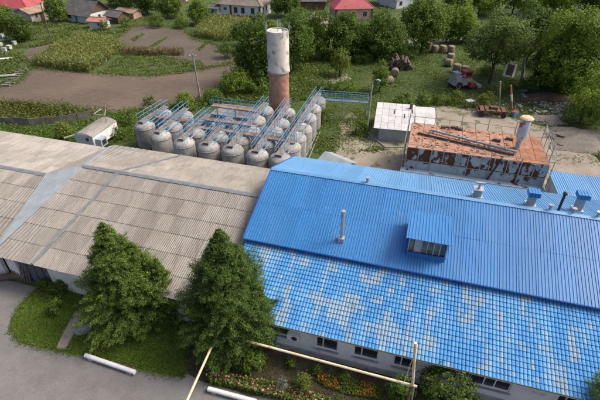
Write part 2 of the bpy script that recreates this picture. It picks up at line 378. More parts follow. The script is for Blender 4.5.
def lay_sheets(parent, u0, u1, top, bot, m, wd, nrow, pitch, amp, kind, name, lu=None, ru=None, rng=None, lift=.035, cache={}):
    """top/bot = (w, z) of the upper and lower edge; lu/ru give warped left/right boundary u as function of t (0 top..1 bottom)"""
    (wt, zt), (wb, zb) = top, bot; L = math.hypot(wb-wt, zb-zt); row = L/nrow
    ncol = max(1, round((u1-u0)/wd)); cw = (u1-u0)/ncol
    front = wb < wt
    dirv = Vector((0, (wb-wt)/L, (zb-zt)/L)); nrm = Vector((0, -dirv.z if front else dirv.z, abs(dirv.y)))
    if nrm.z < 0: nrm = -nrm
    X = Vector((1,0,0)) if front else Vector((-1,0,0))
    rot = Matrix((X, -dirv, nrm)).transposed().to_euler()
    mb = corr_strip(row+.08, cw+.05, pitch, amp, kind=kind, lift=lift)
    me = mb.mesh(name, m)
    for r in range(nrow):
        for c in range(ncol):
            t0, t1 = r/nrow, (r+1)/nrow
            ua = u0+c*cw; ub = ua+cw
            o_ = Vector((ua if front else ub, wt, zt)) + dirv*(r*row) + nrm*((rng.uniform(-.006, .006) if rng else 0) + .004*(c % 2))
            mesh = me
            edgeL = lu and c == 0; edgeR = ru and c == ncol-1
            if edgeL or edgeR:
                b2 = MB(); vs = []
                for x, y, z in mb.v:
                    uu = (ua+x) if front else (ub-x); tt = min(1, t0+(-y)/L); f = (uu-ua)/cw
                    la = lu(tt) if edgeL else ua; rb = ru(tt) if edgeR else ub
                    uu = la+(rb-la)*f
                    vs.append(((uu-ua) if front else (ub-uu), y, z))
                b2.v = vs; b2.f = mb.f; mesh = b2.mesh(name, m)
            e = rot.copy()
            o = link(name, mesh, parent, o_, e)
            if rng: o.rotation_euler.z += rng.gauss(0, .0025)
def wall_open(mb, x0, x1, z0, z1, y, th, ops):
    """upright wall in the local XZ plane at y (outer face) going th inwards, with rectangular openings (xa, xb, za, zb)"""
    xs = sorted({x0, x1, *[o[0] for o in ops], *[o[1] for o in ops]}); zs = sorted({z0, z1, *[o[2] for o in ops], *[o[3] for o in ops]})
    for i in range(len(xs)-1):
        for j in range(len(zs)-1):
            xm, zm = (xs[i]+xs[i+1])/2, (zs[j]+zs[j+1])/2
            if any(a < xm < b and c < zm < d for a, b, c, d in ops): continue
            mb.quad((xs[i],y,zs[j]),(xs[i+1],y,zs[j]),(xs[i+1],y,zs[j+1]),(xs[i],y,zs[j+1]))
            mb.quad((xs[i+1],y+th,zs[j]),(xs[i],y+th,zs[j]),(xs[i],y+th,zs[j+1]),(xs[i+1],y+th,zs[j+1]))
    for a, b, c, d in ops:
        mb.quad((a,y,c),(a,y+th,c),(b,y+th,c),(b,y,c)); mb.quad((a,y,d),(b,y,d),(b,y+th,d),(a,y+th,d))
        mb.quad((a,y,c),(a,y,d),(a,y+th,d),(a,y+th,c)); mb.quad((b,y,c),(b,y+th,c),(b,y+th,d),(b,y,d))
    return mb
def window(parent, a, b, c, d, y, mull=(.5,), mfr=m_frame, mgl=m_glass, fw=.07, sill=True, trans=None):
    fr = MB(); yy = y+.1
    fr.box(((a+b)/2, yy, c+fw/2), (b-a, .08, fw)); fr.box(((a+b)/2, yy, d-fw/2), (b-a, .08, fw))
    fr.box((a+fw/2, yy, (c+d)/2), (fw, .076, d-c-2*fw)); fr.box((b-fw/2, yy, (c+d)/2), (fw, .076, d-c-2*fw))
    for q in mull: fr.box((a+(b-a)*q, yy, (c+d)/2), (fw, .07, d-c-2*fw))
    if trans: fr.box(((a+b)/2, yy, c+(d-c)*trans), (b-a-2*fw, .066, fw*.8))
    wn = fr.build('window', mfr, parent)
    e = [0, *mull, 1]
    for i in range(len(e)-1):
        xa, xb = a+(b-a)*e[i]+fw/2, a+(b-a)*e[i+1]-fw/2
        MB().box(((xa+xb)/2, yy+.02, (c+d)/2), (xb-xa, .012, d-c-fw)).build('pane', mgl, wn)
    if sill: MB().box(((a+b)/2, y-.03, c-.03), (b-a+.16, .2, .05)).build('sill', m_zinc, wn)
    return wn
rng = random.Random(5)
# ---------- blue-roofed workshop
BU, BV = -10.4, 17.1
root = empty('workshop', bw(BU, BV), BA, 'long white workshop with bright blue metal roofs and a dormer', 'building')
def L1(u, v, z): return (u-BU, v-BV, z)
UR = 27.0; LEN = UR-BU
wins = [(-6.55,-5.75,1.35,2.15), (-3.97,-2.52,1.0,2.2), (-1.5,.05,1.1,2.25), (1.0,2.42,1.1,2.2), (3.5,4.5,1.2,2.15), (5.5,7.75,1.2,2.25), (10.2,11.6,1.1,2.2), (13.2,14.6,1.1,2.2)]
ops = [(a-BU, b-BU, c, d) for a, b, c, d in wins]
wall = MB(); wall_open(wall, 0, LEN, -.05, 2.98, 0, .35, ops)
def prof_wall(mb, x, prof):                # gable wall of given outline (v, z), thin solid
    vs = [(x, v-BV, z) for v, z in prof] + [(x+.3, v-BV, z) for v, z in prof]; n = len(prof)
    mb.add(vs, [tuple(range(n-1,-1,-1)), tuple(range(n, 2*n))] + [(i, (i+1) % n, n+(i+1) % n, n+i) for i in range(n)])
EV, EZ = 16.5, 3.0; SV, SZ = 22.1, 4.62; TV, TZ = 21.75, 4.95; RV, RZ = 28.1, 7.15; BV2, BZ2 = 34.45, 4.85
gab = [(17.46,0),(17.46,3.1),(SV,SZ-.08),(SV,4.95),(RV,RZ-.1),(34.1,4.85),(34.1,0)]
wall.build('wall', m_white, root)
gw = MB(); prof_wall(gw, .02, gab); gw.build('gable_wall', m_white, root)
gw = MB(); prof_wall(gw, LEN-.4, gab); gw.build('gable_wall', m_white, root)
gw = MB(); gw.box((LEN/2, 34.0-BV, 2.35), (LEN-.9, .3, 4.8)); gw.build('rear_wall', m_white, root)
MB().box((LEN/2, -.06, .22), (LEN, .1, .5)).build('plinth', m_conc, root)
for i, (a, b, c, d) in enumerate(ops):
    window(root, a, b, c, d, 0, {0: (), 5: (.35, .62), 4: (.45,)}.get(i, (.33,)))
# dark interior floor slab so that the panes look into a room
MB().box((LEN/2, 9, .05), (LEN-1, 16, .1)).build('floor_slab', m_conc, root)
# lower roof: profiled metal tiles, one stamped sheet
def tile_roof():
    Lr = math.hypot(SV-EV, SZ-EZ); nr = 18; row = Lr/nr; nc = int((LEN+.3)/.205); cw = (LEN+.3)/nc
    px = [0, .09, .10, .18, .60, .93]; pz = [0, .0, .055, .07, .078, .068]
    r = np.random.default_rng(3)
    # colour pattern: streaky faded patches, a few tiles wide
    def vnoise(nx, ny, sx, sy, rr):
        gx, gy = int(nx/sx)+3, int(ny/sy)+3; gr = rr.random((gx, gy)); X = np.arange(nx)/sx; Y = np.arange(ny)/sy
        xi = X.astype(int); yi = Y.astype(int); fx = (X-xi)[:,None]; fy = (Y-yi)[None]; fx = fx*fx*(3-2*fx); fy = fy*fy*(3-2*fy)
        g_ = lambda a, b: gr[np.ix_(xi+a, yi+b)]
        return (g_(0,0)*(1-fx)+g_(1,0)*fx)*(1-fy)+(g_(0,1)*(1-fx)+g_(1,1)*fx)*fy
    base = np.maximum(vnoise(nc, nr, 2.0, 3.4, r), vnoise(nc, nr, 3.2, 2.6, r)*.93)*.75 + vnoise(nc, nr, 7, 5, r)*.12 + r.random((nc, nr))*.13
    lightm = vnoise(nc, nr, 3, 5, r)+r.random((nc, nr))*.35
    blue = np.array([.055,.245,.54]); sky = np.array([.115,.33,.60]); pale = np.array([.25,.345,.42])
    nsl = len(px)
    cols = []; V = []; Q = []
    dv = np.array([0, (EV-SV)/Lr, (EZ-SZ)/Lr]); nv = np.array([0, dv[2], -dv[1]])
    xs = np.concatenate([(np.arange(nc)[:,None]*cw+np.array(px)[None]*cw).ravel(), [nc*cw]])-.15
    zs = np.concatenate([np.tile(pz, nc), [0]]); nx = len(xs)
    for j in range(nr):
        for k, (t, dz) in enumerate(((0, .0), (1, .036))):
            p = (j*row-(.07 if t == 0 else -.012)+t*row)*dv + (dz-(.0 if t else .02))*nv
            V.append(np.stack([xs, np.full(nx, p[1])+zs*nv[1]+SV-BV, np.full(nx, p[2])+zs*nv[2]+SZ], 1))
    V = np.concatenate(V)
    ci = np.minimum(np.arange(nx-1)//nsl, nc-1)
    for j in range(nr):
        a = (2*j)*nx+np.arange(nx-1); b = a+nx
        q = np.stack([b, b+1, a+1, a], 1); Q.append(q)
        f = np.clip((base[ci, j]-np.quantile(base,.58))/.16, 0, .85)[:,None]; s_ = np.clip((lightm[ci, j]-.55)/.5, 0, 1)[:,None]
        c = (blue*(1-s_)+sky*s_)*(1-f)+pale*f; c = c*(.93+.14*r.random((nc, nr))[ci, j])[:,None]; cols.append(c)

    t = NT('blue_tile_sheet'); a = t.n('VertexColor', layer_name='col').outputs[0]
    a = t.mix(t.ramp(t.noise(4, 6, None, .7), [(.5, 0.), (.75, .5)]), a, (.27,.35,.42))
    mp = t.n('Mapping'); mp.inputs['Rotation'].default_value = (0, 0, -BA); mp.inputs['Scale'].default_value = (4, .5, .5); t.l(t.pos(), mp.inputs[0])
    a = t.mix(t.ramp(t.noise(1.0, 5, mp.outputs[0], .65), [(.5, 0.), (.75, .4)]), a, (.08,.16,.25)); t.col(a)
    t.p.inputs['Roughness'].default_value = .75; t.p.inputs['Specular IOR Level'].default_value = .25
    return np_mesh('lower_roof', V, np.concatenate(Q), t.m, np.concatenate(cols))
link('lower_roof', tile_roof(), root)
MB().box((LEN/2, EV-BV+.06, EZ-.09), (LEN+.2, .05, .15)).build('fascia', m_pipe, root)
MB().box((LEN/2, (EV+17.0)/2-BV, EZ-.075), (LEN, .46, .03)).build('soffit', m_wood, root)
# clerestory strip between the roofs
MB().box((LEN/2, SV-BV+.12, (SZ+4.95)/2-.02), (LEN-.1, .1, .5)).build('clerestory_strip', m_bluetrim, root)
for u in np.arange(-9, 26, 3.55):
    MB().box((u-BU+rng.uniform(-.6,.6), SV-BV-.02, SZ+.12), (.35, .22, .13)).build('vent_bracket', m_zinc, root)
upper = empty('upper_roof', (0,0,0)); upper.parent = root
lay_sheets(upper, -.25, LEN+.2, (RV-BV, RZ), (TV-BV, TZ), m_blue, 1.15, 2, .19, .034, 'trap', 'roof_sheet', rng=rng, lift=.012)
rear = empty('rear_roof', (0,0,0)); rear.parent = root
lay_sheets(rear, -.25, LEN+.2, (RV-BV, RZ), (BV2-BV, BZ2), m_blue2, 1.15, 1, .2, .03, 'trap', 'roof_sheet', rng=rng, lift=0)
uE = 13.3-BU
lay_sheets(rear, uE, LEN+.2, (34.3-BV, 3.35), (42.0-BV, 2.95), m_blue2, 1.15, 1, .2, .03, 'trap', 'extension_sheet', rng=rng, lift=0)
MB().box(((uE+LEN)/2, 38.0-BV, 1.42), (LEN-uE-.3, 7.4, 2.84)).build('rear_extension', m_white, root)
rc = MB(); a = (RV-BV)
rc.add([(-.3,a-.22,RZ-.01),(LEN+.2,a-.22,RZ-.01),(LEN+.2,a,RZ+.075),(-.3,a,RZ+.075),(-.3,a+.22,RZ-.01),(LEN+.2,a+.22,RZ-.01)], [(0,1,2,3),(3,2,5,4)])
rc.build('ridge_cap', m_blue2, root)
vb = MB()
for z0_, z1_, v0_, v1_ in ((TZ, RZ, TV, RV),):
    vb.bar((-.27, v0_-BV, z0_+.03), (-.27, v1_-BV, z1_+.03), .05, .16)
vb.bar((-.27, RV-BV, RZ+.03), (-.27, BV2-BV, BZ2+.03), .05, .16)
vb.build('verge_trim', m_bluetrim, root)
MB().box((LEN/2, TV-BV-.03, TZ-.06), (LEN+.3, .04, .16)).build('upper_fascia', m_bluetrim, root)
slope_z = lambda v: TZ+(RZ-TZ)*(v-TV)/(RV-TV)
rear_z = lambda v: RZ-(RZ-BZ2)*(v-RV)/(BV2-RV)
# dormer
dm = empty('dormer', L1(2.0, 22.75, slope_z(22.75))); dm.parent = root
dw = 1.24; dh = 1.7; zb = 0
k = (RZ-TZ)/(RV-TV); back = 2.55
bd = MB()
bd.add([(-dw,0,-.25),(dw,0,-.25),(dw,0,.42),(-dw,0,.42)], [(0,1,2,3)])
for s in (-1, 1):
    v_ = [(s*dw,0,-.25),(s*dw,0,dh),(s*dw,back,dh+back*.07),(s*dw,back,back*k-.25)]
    bd.add(v_, [(0,1,2,3) if s < 0 else (3,2,1,0)])
bd.add([(dw,back,back*k-.25),(-dw,back,back*k-.25),(-dw,back,dh+back*.07),(dw,back,dh+back*.07)], [(0,1,2,3)])
bd.add([(-dw,.02,dh-.1),(dw,.02,dh-.1),(dw,0,dh),(-dw,0,dh)], [(0,1,2,3)])
bd.build('dormer_wall', m_blue, dm)
MB().box((0, -.05, .41), (2*dw+.1, .1, .06)).build('dormer_sill', m_bluetrim, dm)
n = 6
for i in range(n):
    xa = -dw+.04+i*(2*dw-.08)/n; xb = xa+(2*dw-.08)/n
    MB().box(((xa+xb)/2, .05, (.45+dh-.1)/2), (xb-xa-.06, .02, dh-.55)).build('pane', [m_dim, m_frame, m_dim, m_dim, m_dim, m_glass][i] if i != 1 else M('pale_pane', (.42,.42,.4), (.3,.3,.29), 2, .3), dm)
for i in range(n+1): 
    x = -dw+.04+i*(2*dw-.08)/n; MB().box((x, .03, (.45+dh-.1)/2), (.055, .06, dh-.55)).build('glazing_bar', m_zinc, dm)
dr = MB(); dd = (back+.32); dz = dd*.07
st = corr_strip(math.hypot(dd, dz), 2*dw+.4, .2, .035, kind='trap')
ang = math.atan2(dz, dd)
st.build('dormer_roof', m_blue, dm, (-dw-.2, back+.05, dh+back*.07+.05), rot=(ang, 0, 0))
# roof stack
sp = L1(-3.74, 22.95, slope_z(22.95)); ch = empty('roof_stack', sp); ch.parent = root
MB().box((0,0,.06), (.42,.42,.5)).build('stack_base', m_zinc, ch)
MB().tube([(0,0,.25),(0,0,2.55)], .12, 12).build('stack_pipe', m_zinc, ch, smooth=True)
cp = MB().lathe([(.14,2.5),(.15,2.6),(.05,2.62)], 12); cp.build('stack_cap', m_zinc, ch, smooth=True)
gy = MB()
for a_ in (.4, 2.6, 4.6):
    x_, y_ = 1.0*math.cos(a_), 1.0*math.sin(a_); gy.tube([(0,0,1.6), (x_, y_, y_*k+.04)], .012, 5)
gy.build('guy_wire', m_zinc, ch)
# vents behind the ridge
def duct(u, v, h_, wd, cap=True, lean=0):
    o = empty('roof_vent', L1(u, v, rear_z(v))); o.parent = root
    MB().box((0,0,h_/2-.25), (wd, wd, h_+.5)).build('duct', m_flash, o)
    if cap:
        c_ = MB(); 
        for i in range(4): c_.box((-.3+.2*i, 0, h_+.16), (.17, .72, .36))
        c_.box((0,0,h_+.16), (.76,.64,.31)); c_.build('vent_cap', m_blue, o)
    else:
        c_ = MB(); c_.box((0,0,h_+.02), (wd+.2, wd+.2, .05)); c_.tube([(0,0,h_),(0,0,h_+.5)], .09, 8); c_.box((0,0,h_+.5), (.7,.12,.1)); c_.build('vent_cap', m_zinc, o)
    MB().box((0,0,.05), (wd+.25, wd+.25, .3)).build('vent_flange', m_zinc, o)
duct(8.75, 28.75, .95, .45); duct(12.0, 29.4, 1.2, .45); duct(5.15, 28.9, .75, .5, False)
bp = empty('flue', L1(10.55, 28.5, rear_z(28.5))); bp.parent = root
MB().tube([(0,0,-.2),(0,0,1.45)], .09, 10).build('flue_pipe', m_dark, bp, smooth=True); MB().lathe([(.15,1.4),(.15,1.55),(.06,1.62)], 10).build('flue_cap', m_dark, bp)
for u, v in ((-2.9,28.15),(9.9,28.2),(11.4,28.25),(12.9,28.25)):
    MB().lathe([(.1,-.1),(.1,.42),(.17,.44),(.17,.5)], 8).build('small_vent', m_zinc, root, L1(u, v, rear_z(v)))
# wall unit beside the spruce
ac = empty('air_conditioner', L1(-5.45, 16.92, 1.75)); ac.parent = root
MB().box((0,0,0), (.75,.3,.5)).build('casing', m_frame, ac); MB().lathe([(.19,0),(.19,.02)], 14).build('fan_grille', m_dark, ac, (.12,-.15,0), rot=(PI/2,0,0))

# ---------- slate-roofed warehouse (right section) and lower hall (left section)
GV = 17.3
def gable_building(name, label, u0, u1, prof_front, ridge, prof_rear):
    r = empty(name, bw(u0, GV), BA, label, 'building'); return r
g1 = empty('warehouse', bw(-29.4, GV), BA, 'grey slate roofed warehouse adjoining the blue roof, with long metal ridge strips', 'building')
FE, FZ = 16.75, 2.9; R1V, R1Z = 26.6, 5.3; RE, RZ2 = 35.0, 2.6
o0 = -29.4
rf = empty('roof', (0,0,0)); rf.parent = g1
lu = lambda t: (-28.1-(-29.4)) + (0-1.3)*t
lay_sheets(rf, 1.3, -10.45-o0, (R1V-GV, R1Z), (FE-GV, FZ), m_slate, 1.12, 6, .16, .05, 'sine', 'slate_sheet', lu=lu, rng=rng)
lu2 = lambda t: 1.3-3.6*t
lay_sheets(rf, 1.3, -10.45-o0, (R1V-GV, R1Z), (RE-GV, RZ2), m_slate, 1.12, 6, .16, .05, 'sine', 'slate_sheet', lu=lu2, rng=rng)
cap = MB(); a = R1V-GV
cap.add([(1.2,a-.25,R1Z+.03),(-10.5-o0,a-.25,R1Z+.03),(-10.5-o0,a,R1Z+.13),(1.2,a,R1Z+.13),(1.2,a+.25,R1Z+.03),(-10.5-o0,a+.25,R1Z+.03)], [(0,1,2,3),(3,2,5,4)])
cap.build('ridge_cap', m_cap, g1)
jt = MB()
for (ua, va, za), (ub, vb_, zb_) in (((-24.4,R1V,R1Z),(-25.45,FE-.05,FZ)), ((-24.4,R1V,R1Z),(-23.4,RE,RZ2))):
    jt.bar((ua-o0, va-GV, za+.11), (ub-o0, vb_-GV, zb_+.11), .24, .1)
jt.build('joint_strip', m_cap, g1)
wl = MB(); wall_open(wl, .3, 18.7, -.05, 2.85, 0, .3, [(1.2,4.3,-.05,2.55)]); wl.build('wall', m_white, g1)
dn = MB(); dn.box((2.75,.22,1.25),(3.06,.06,2.5)); dn.build('gate_leaf', M('grey_gate', (.10,.115,.125), (.075,.085,.095), 1.5, .7), g1)
dl = MB()
for x in (2.0, 2.75, 3.5): dl.box((x,.18,1.25),(.06,.03,2.45))
dl.build('gate_rib', m_dark, g1)
MB().box((9.5, 34.4-GV, 1.25), (18.2,.3,2.6)).build('rear_wall', m_white, g1)
# left hall
g2 = empty('hall', bw(-52, GV), BA, 'lower slate roofed hall at the left edge with pale weathered roof', 'building')
o2 = -52.0; A2 = (-31.8, 25.7, 4.25)
rf2 = empty('roof', (0,0,0)); rf2.parent = g2
lay_sheets(rf2, 0, A2[0]-o2, (A2[1]-GV, A2[2]), (FE-GV, FZ), m_slate, 1.12, 5, .16, .05, 'sine', 'slate_sheet', ru=lambda t: (A2[0]-o2)+(2.3)*t, rng=rng)
lay_sheets(rf2, 0, A2[0]-o2, (A2[1]-GV, A2[2]), (33.9-GV, 2.8), m_slate2, 1.12, 5, .16, .05, 'sine', 'slate_sheet', ru=lambda t: (A2[0]-o2)+(.2)*t, rng=rng)
cap = MB(); a = A2[1]-GV; z = A2[2]; e = A2[0]-o2
cap.add([(-.1,a-.25,z+.03),(e,a-.25,z+.03),(e,a,z+.13),(-.1,a,z+.13),(-.1,a+.25,z+.03),(e,a+.25,z+.03)], [(0,1,2,3),(3,2,5,4)])
cap.build('ridge_cap', m_cap, g2)
# corrugated zinc sheets closing the step between the two roofs
Bp = Vector((-28.0-o2, R1V-GV, R1Z+.06)); Ap = Vector((A2[0]-.1-o2, A2[1]-GV, A2[2]+.08)); Cp = Vector((-29.35-o2, FE-GV, FZ+.07)); Dp = Vector((-31.6-o2, 34.2-GV, 2.95))
def tri_corr(a, b, c, n, name):
    mb = MB(); vs = []; nr = (b-a).cross(c-a).normalized()
    if nr.z < 0: nr = -nr
    for i in range(n*2+1):
        p = a.lerp(b, i/(2*n)) + nr*(.04 if i % 2 else 0); vs.append(p); 
    vs2 = [c+(v-c)*.02 for v in vs]; k = len(vs)
    mb.add(vs+vs2, [(i, i+1, k+i+1, k+i) for i in range(k-1)]); return mb.build(name, m_flash, g2)
tri_corr(Ap, Bp, Cp, 14, 'flashing_sheet'); MB().add([Ap, Bp, Dp], [(0,1,2)]).build('slate_infill', m_slate2, g2); MB().bar(Bp, Dp+Vector((.1,0,.03)), .35, .05).build('flashing_sheet', m_flash, g2)
wl = MB(); wl.box((11, .15, 1.4), (22.4, .3, 2.85)); wl.build('wall', m_white, g2)
MB().box((10, 33.4-GV, 1.35), (20.4,.3,2.75)).build('rear_wall', m_white, g2)
MB().box((.15, 8, 1.4), (.3, 15.4, 2.8)).build('end_wall', m_white, g2)

# ================================================================== TANKS AND CATWALKS
TZT = 2.85
cols_px = {0: [(144,124),(162,112.5)], 1: [(160,134),(172,125),(183,114.5)], 2: [(183.5,141),(196,131),(205,121)], 3: [(208,145),(220,135),(228,123)],
           4: [(232,148),(240,138),(250,129),(256,119),(264,109)], 5: [(257,153),(266,141),(273,130),(280,122),(286,111)],
           6: [(280,157),(290,145),(296,136),(302,127),(307,116),(312,107),(317,99)]}
cname = ['leftmost', 'second from left', 'third from left', 'middle', 'third from right', 'second from right', 'rightmost']
rname = ['front', 'second', 'third', 'fourth', 'fifth', 'sixth', 'rearmost']
prof = [(1.18,0),(1.2,.1),(1.2,2.55)]+[(1.2*math.cos(a)**.8, 2.55+.62*math.sin(a)) for a in (.2,.45,.7,.95,1.15,1.35)]+[(.12,3.17)]
me_body = MB().lathe(prof, 26).mesh('shell', m_tank, True)
bnd = MB().lathe([(1.205,2.48),(1.235,2.48),(1.235,2.56),(1.205,2.56)], 26).mesh('rim_band', m_tank, True)
ht = MB(); ht.lathe([(.24,3.02),(.24,3.2),(.27,3.2),(.27,3.25),(.08,3.28)], 12); me_h = ht.mesh('hatch', m_tankw)
tanks = {}
for c_, lst in cols_px.items():
    for r_, (x, y) in enumerate(lst):
        p = gp(x, y, TZT); tanks[c_, r_] = p
        nm = 'rearmost' if r_ == len(lst)-1 else rname[r_]
        if c_ == 6 and r_ == 0: pass
        root_t = empty('storage_tank', (p.x, p.y, 0), BA+rng.uniform(-1,1), f'grey domed storage tank, {nm} in the {cname[c_]} column of tanks', 'tank', 'domed storage tanks behind the factory')
        link('shell', me_body, root_t); link('rim_band', bnd, root_t); link('hatch', me_h, root_t)
def railing(mb, pts, h_=.9, sp=1.2, r=.026):
    for a, b in zip(pts[:-1], pts[1:]):
        a, b = Vector(a), Vector(b); k = max(1, round((b-a).length/sp)); U_ = Vector((0,0,h_))
        for i in range(k+1): q = a.lerp(b, i/k); mb.tube([q-Vector((0,0,.08)), q+U_], r, 5)
        mb.tube([a+U_, b+U_], r, 5); mb.tube([a+U_*.5, b+U_*.5], r*.8, 5)
def catwalk(a, b, label, wd=.7, z=3.32, md=None, name='catwalk', legs=()):
    d = Vector((b.x-a.x, b.y-a.y, 0)); L = d.length; rz = math.atan2(d.y, d.x)
    o = empty(name, (a.x, a.y, 0), rz, label, 'catwalk', 'walkways over the tanks')
    k = max(1, int(L/1.6))
    for i in range(k): MB().box(((i+.5)*L/k, rng.uniform(-.03,.03), z+.03+rng.uniform(-.01,.01)), (L/k-.05, wd, .05)).build('deck_plate', md or m_deckg, o)
    for s in (-1, 1):
        mb = MB(); railing(mb, [(0, s*wd/2, z+.02), (L, s*wd/2, z+.02)]); mb.build('railing', m_tankblue, o)
    fr = MB()
    for s in (-1, 1): fr.bar((0, s*wd/2, z-.06), (L, s*wd/2, z-.06), .06, .1)
    fr.build('frame', m_tankblue, o)
    for i, x in enumerate(legs): MB().tube([(x*L,0,0),(x*L,0,z-.05)], .06, 8).build('support_post', m_tankblue, o)
    return o
for c_, lst in cols_px.items():
    a = tanks[c_, 0]; b = tanks[c_, len(lst)-1]; d = (b-a).normalized()
    catwalk(a-d*.6, b+d*1.0, f'blue railed catwalk over the {cname[c_]} column of tanks', legs=(1.0,))
t3 = tanks[2,2]; t4 = tanks[4,2]
x0 = gp(206,118,3.6); x1 = gp(252,124,3.6); catwalk(x0, x1, 'rust red cross walkway behind the middle tanks, nearer of two', .9, 3.5, md=m_deck, legs=(.1,.5,.9))
x0 = gp(212,104,3.6); x1 = gp(258,110,3.6); catwalk(x0, x1, 'rust red cross walkway behind the middle tanks, farther of two', .9, 3.5, md=m_deck, legs=(.1,.5,.9))
x0 = gp(222,134,3.5)+E2*1.3; x1 = gp(292,146,3.5)+E2*1.3; catwalk(x0, x1, 'short brown cross walkway between the front tanks on the right', .6, 3.3, md=m_deck, legs=(.02,.98))
for (xa, ya), (xb, yb), lab in (((150,121),(186,126),'short cross walkway joining the two leftmost tank columns'), ((184,131),(226,136),'cross walkway between the front and second tanks left of the middle')):
    catwalk(gp(xa, ya, 3.1)+E2*1.3, gp(xb, yb, 3.1)+E2*1.3, lab, .55, 3.12, md=m_deck, legs=(.02,.98))
# hatch pots on the domes and feed pipes between neighbouring tanks
for i, ((c_, r_), p) in enumerate(list(tanks.items())):
    q = tanks.get((c_, r_+1))
    if q: tag(MB().tube([(p.x+.75,p.y+.2,2.9),(p.x+.75,p.y+.2,3.12),(q.x+.75,q.y-.2,3.12),(q.x+.75,q.y-.2,2.9)], .05, 6).build('feed_pipe', m_zinc if i % 2 else m_tankblue),
        f'thin feed pipe from {rname[r_]} to {rname[r_+1]} tank, {cname[c_]} column', 'pipe', 'feed pipes on the tanks')
# grey basin where tanks are missing
q = gp(228,112,0); bs = empty('settling_basin', gp(232,124,0)-E1*3, BA, 'low grey concrete basin between tanks and cross walkways', 'basin')
wb_ = MB(); 
for c, d in (((3,0,.6),(6,.25,1.2)),((3,3.4,.6),(6,.25,1.2)),((.125,1.7,.6),(.25,3.1,1.2)),((5.875,1.7,.6),(.25,3.1,1.2))): wb_.box(c, d)
wb_.build('basin_wall', m_conc, bs); MB().box((3,1.7,.45),(5.5,3.15,.9)).build('basin_floor', m_conc, bs)
# pipe bridge to the post
pa = gp(319,97,3.0); pb_ = gp(366,121); pbt = Vector((pb_.x, pb_.y, 2.7))
d = pb_-Vector((pa.x, pa.y, 0)); L = d.length
o = empty('pipe_bridge', (pa.x, pa.y, 0), math.atan2(d.y, d.x), 'light blue latticed pipe bridge from the tanks to the lamp post', 'pipe bridge')
for s in (-1, 1):
    mb = MB(); railing(mb, [(0, s*.4, 2.7), (L, s*.4, 2.7)], 1.1, 1.1, .03)
    k = int(L/1.1)
    for i in range(0, k, 2): mb.tube([(i*L/k, s*.4, 2.7), ((i+1)*L/k, s*.4, 3.8)], .02, 5)
    mb.build('lattice', m_tankblue, o)
MB().tube([(0,.12,2.72),(L,.12,2.72)], .1, 8).build('pipe', m_tankblue, o); MB().tube([(0,-.15,2.7),(L,-.15,2.7)], .07, 8).build('pipe', m_zinc, o)
for x in (.5, L*.5, L-.1): MB().tube([(x,0,0),(x,0,2.72)], .07, 8).build('support_post', m_polec, o)
# ladder
p = gp(301,157,0); lo = empty('ladder', p+E2*1.5+E1*.2, BA+PI/2, 'pale steel ladder standing against the rightmost tanks', 'ladder')
lm = MB()
for s in (-.25,.25): lm.tube([(s,0,0),(s,-.0,3.6)], .03, 6)
lm.build('stile', m_zinc, lo); rm = MB()
for i in range(11): rm.tube([(-.25,0,.25+i*.31),(.25,0,.25+i*.31)], .02, 5)
rm.build('rung', m_zinc, lo)
for i, (a, b) in enumerate((((317,133),(303,162)),((320,132),(307,162)))):
    a_, b_ = gp(*a, .1), gp(*b, .1)
    tag(MB().tube([a_, b_], .06, 6).build('ground_pipe', m_polec), ['pale pipe lying along the ground nearest the rightmost tanks', 'pale pipe on the ground, outer one of the pair beside the tanks'][i], 'pipe', 'pipes beside the tanks')

# ================================================================== WATER TOWER
p = gp(280, 117, 0)
tw = empty('water_tower', p, 0, 'round chimney-like water tower, white plaster above red brick', 'tower')
tp = up(p, 280, 30).z; mid = up(p, 280, 71).z
MB().lathe([(1.33,0),(1.33,mid)], 36).build('brick_shaft', m_brick, tw, smooth=True)
MB().lathe([(1.36,mid-.05),(1.46,mid-.02),(1.46,mid+.55),(1.40,mid+.7),(1.40,tp-.1),(1.36,tp),(1.2,tp),(1.2,tp-.12),(.05,tp-.1)], 36).build('plaster_head', m_twhite, tw, smooth=True)
rg2 = MB().lathe([(1.47,mid+.02),(1.50,mid+.02),(1.50,mid+.16),(1.47,mid+.16)], 36); rg2.build('ring_beam', m_conc, tw, smooth=True)
an = MB(); an.tube([(0,0,tp-.15),(0,0,tp+1.3)], .05, 6); an.build('antenna', m_zinc, tw)
for a_ in (.3, 1.4, 2.7, 3.6, 5.2):
    x_, y_ = 1.42*math.cos(a_), 1.42*math.sin(a_)
    an = MB(); an.tube([(x_,y_,tp-.6),(x_*1.08,y_*1.08,tp-.3),(x_*1.08,y_*1.08,tp+.9)], .04, 6); an.box((x_*1.08,y_*1.08,tp+.35),(.3,.12,.12)); an.build('bracket', m_zinc, tw)
MB().tube([(-1.2,0,tp-1.0),(-3.4,-.3,tp-1.5)], .05, 6).build('side_pole', m_wood, tw)

# ================================================================== RUSTY COOLING BASIN BOX
U0, U1, V0, V1, ZT = -.5, 12.9, 41.0, 47.2, 4.0
bx = empty('rusty_steel_basin', bw(U0, V0), BA, 'rusting blue steel basin with brick red top and pipe cage', 'basin')
Lb, Db = U1-U0, V1-V0
MB().box((Lb/2, Db/2+.04, ZT/2-.03), (Lb-.08, Db-.08, ZT-.06)).build('core', m_rust, bx)
n = 11
for i in range(n):
    xa = i*Lb/n; wdp = Lb/n-.09
    for j, (za, zb_) in enumerate(((.05,1.35),(1.45,2.6),(2.7,ZT))):
        m_ = m_rp_hi if (j == 2 and i < 7) else (m_rp_mid if (i >= 7 or j == 0) else m_rp_lo)
        MB().box((xa+Lb/n/2, -.01, (za+zb_)/2), (wdp, .06, zb_-za)).build('panel', m_, bx)
for i in range(n+1): MB().box((i*Lb/n, -.03, ZT/2), (.075, .1, ZT)).build('stiffener', m_bluegrey, bx)
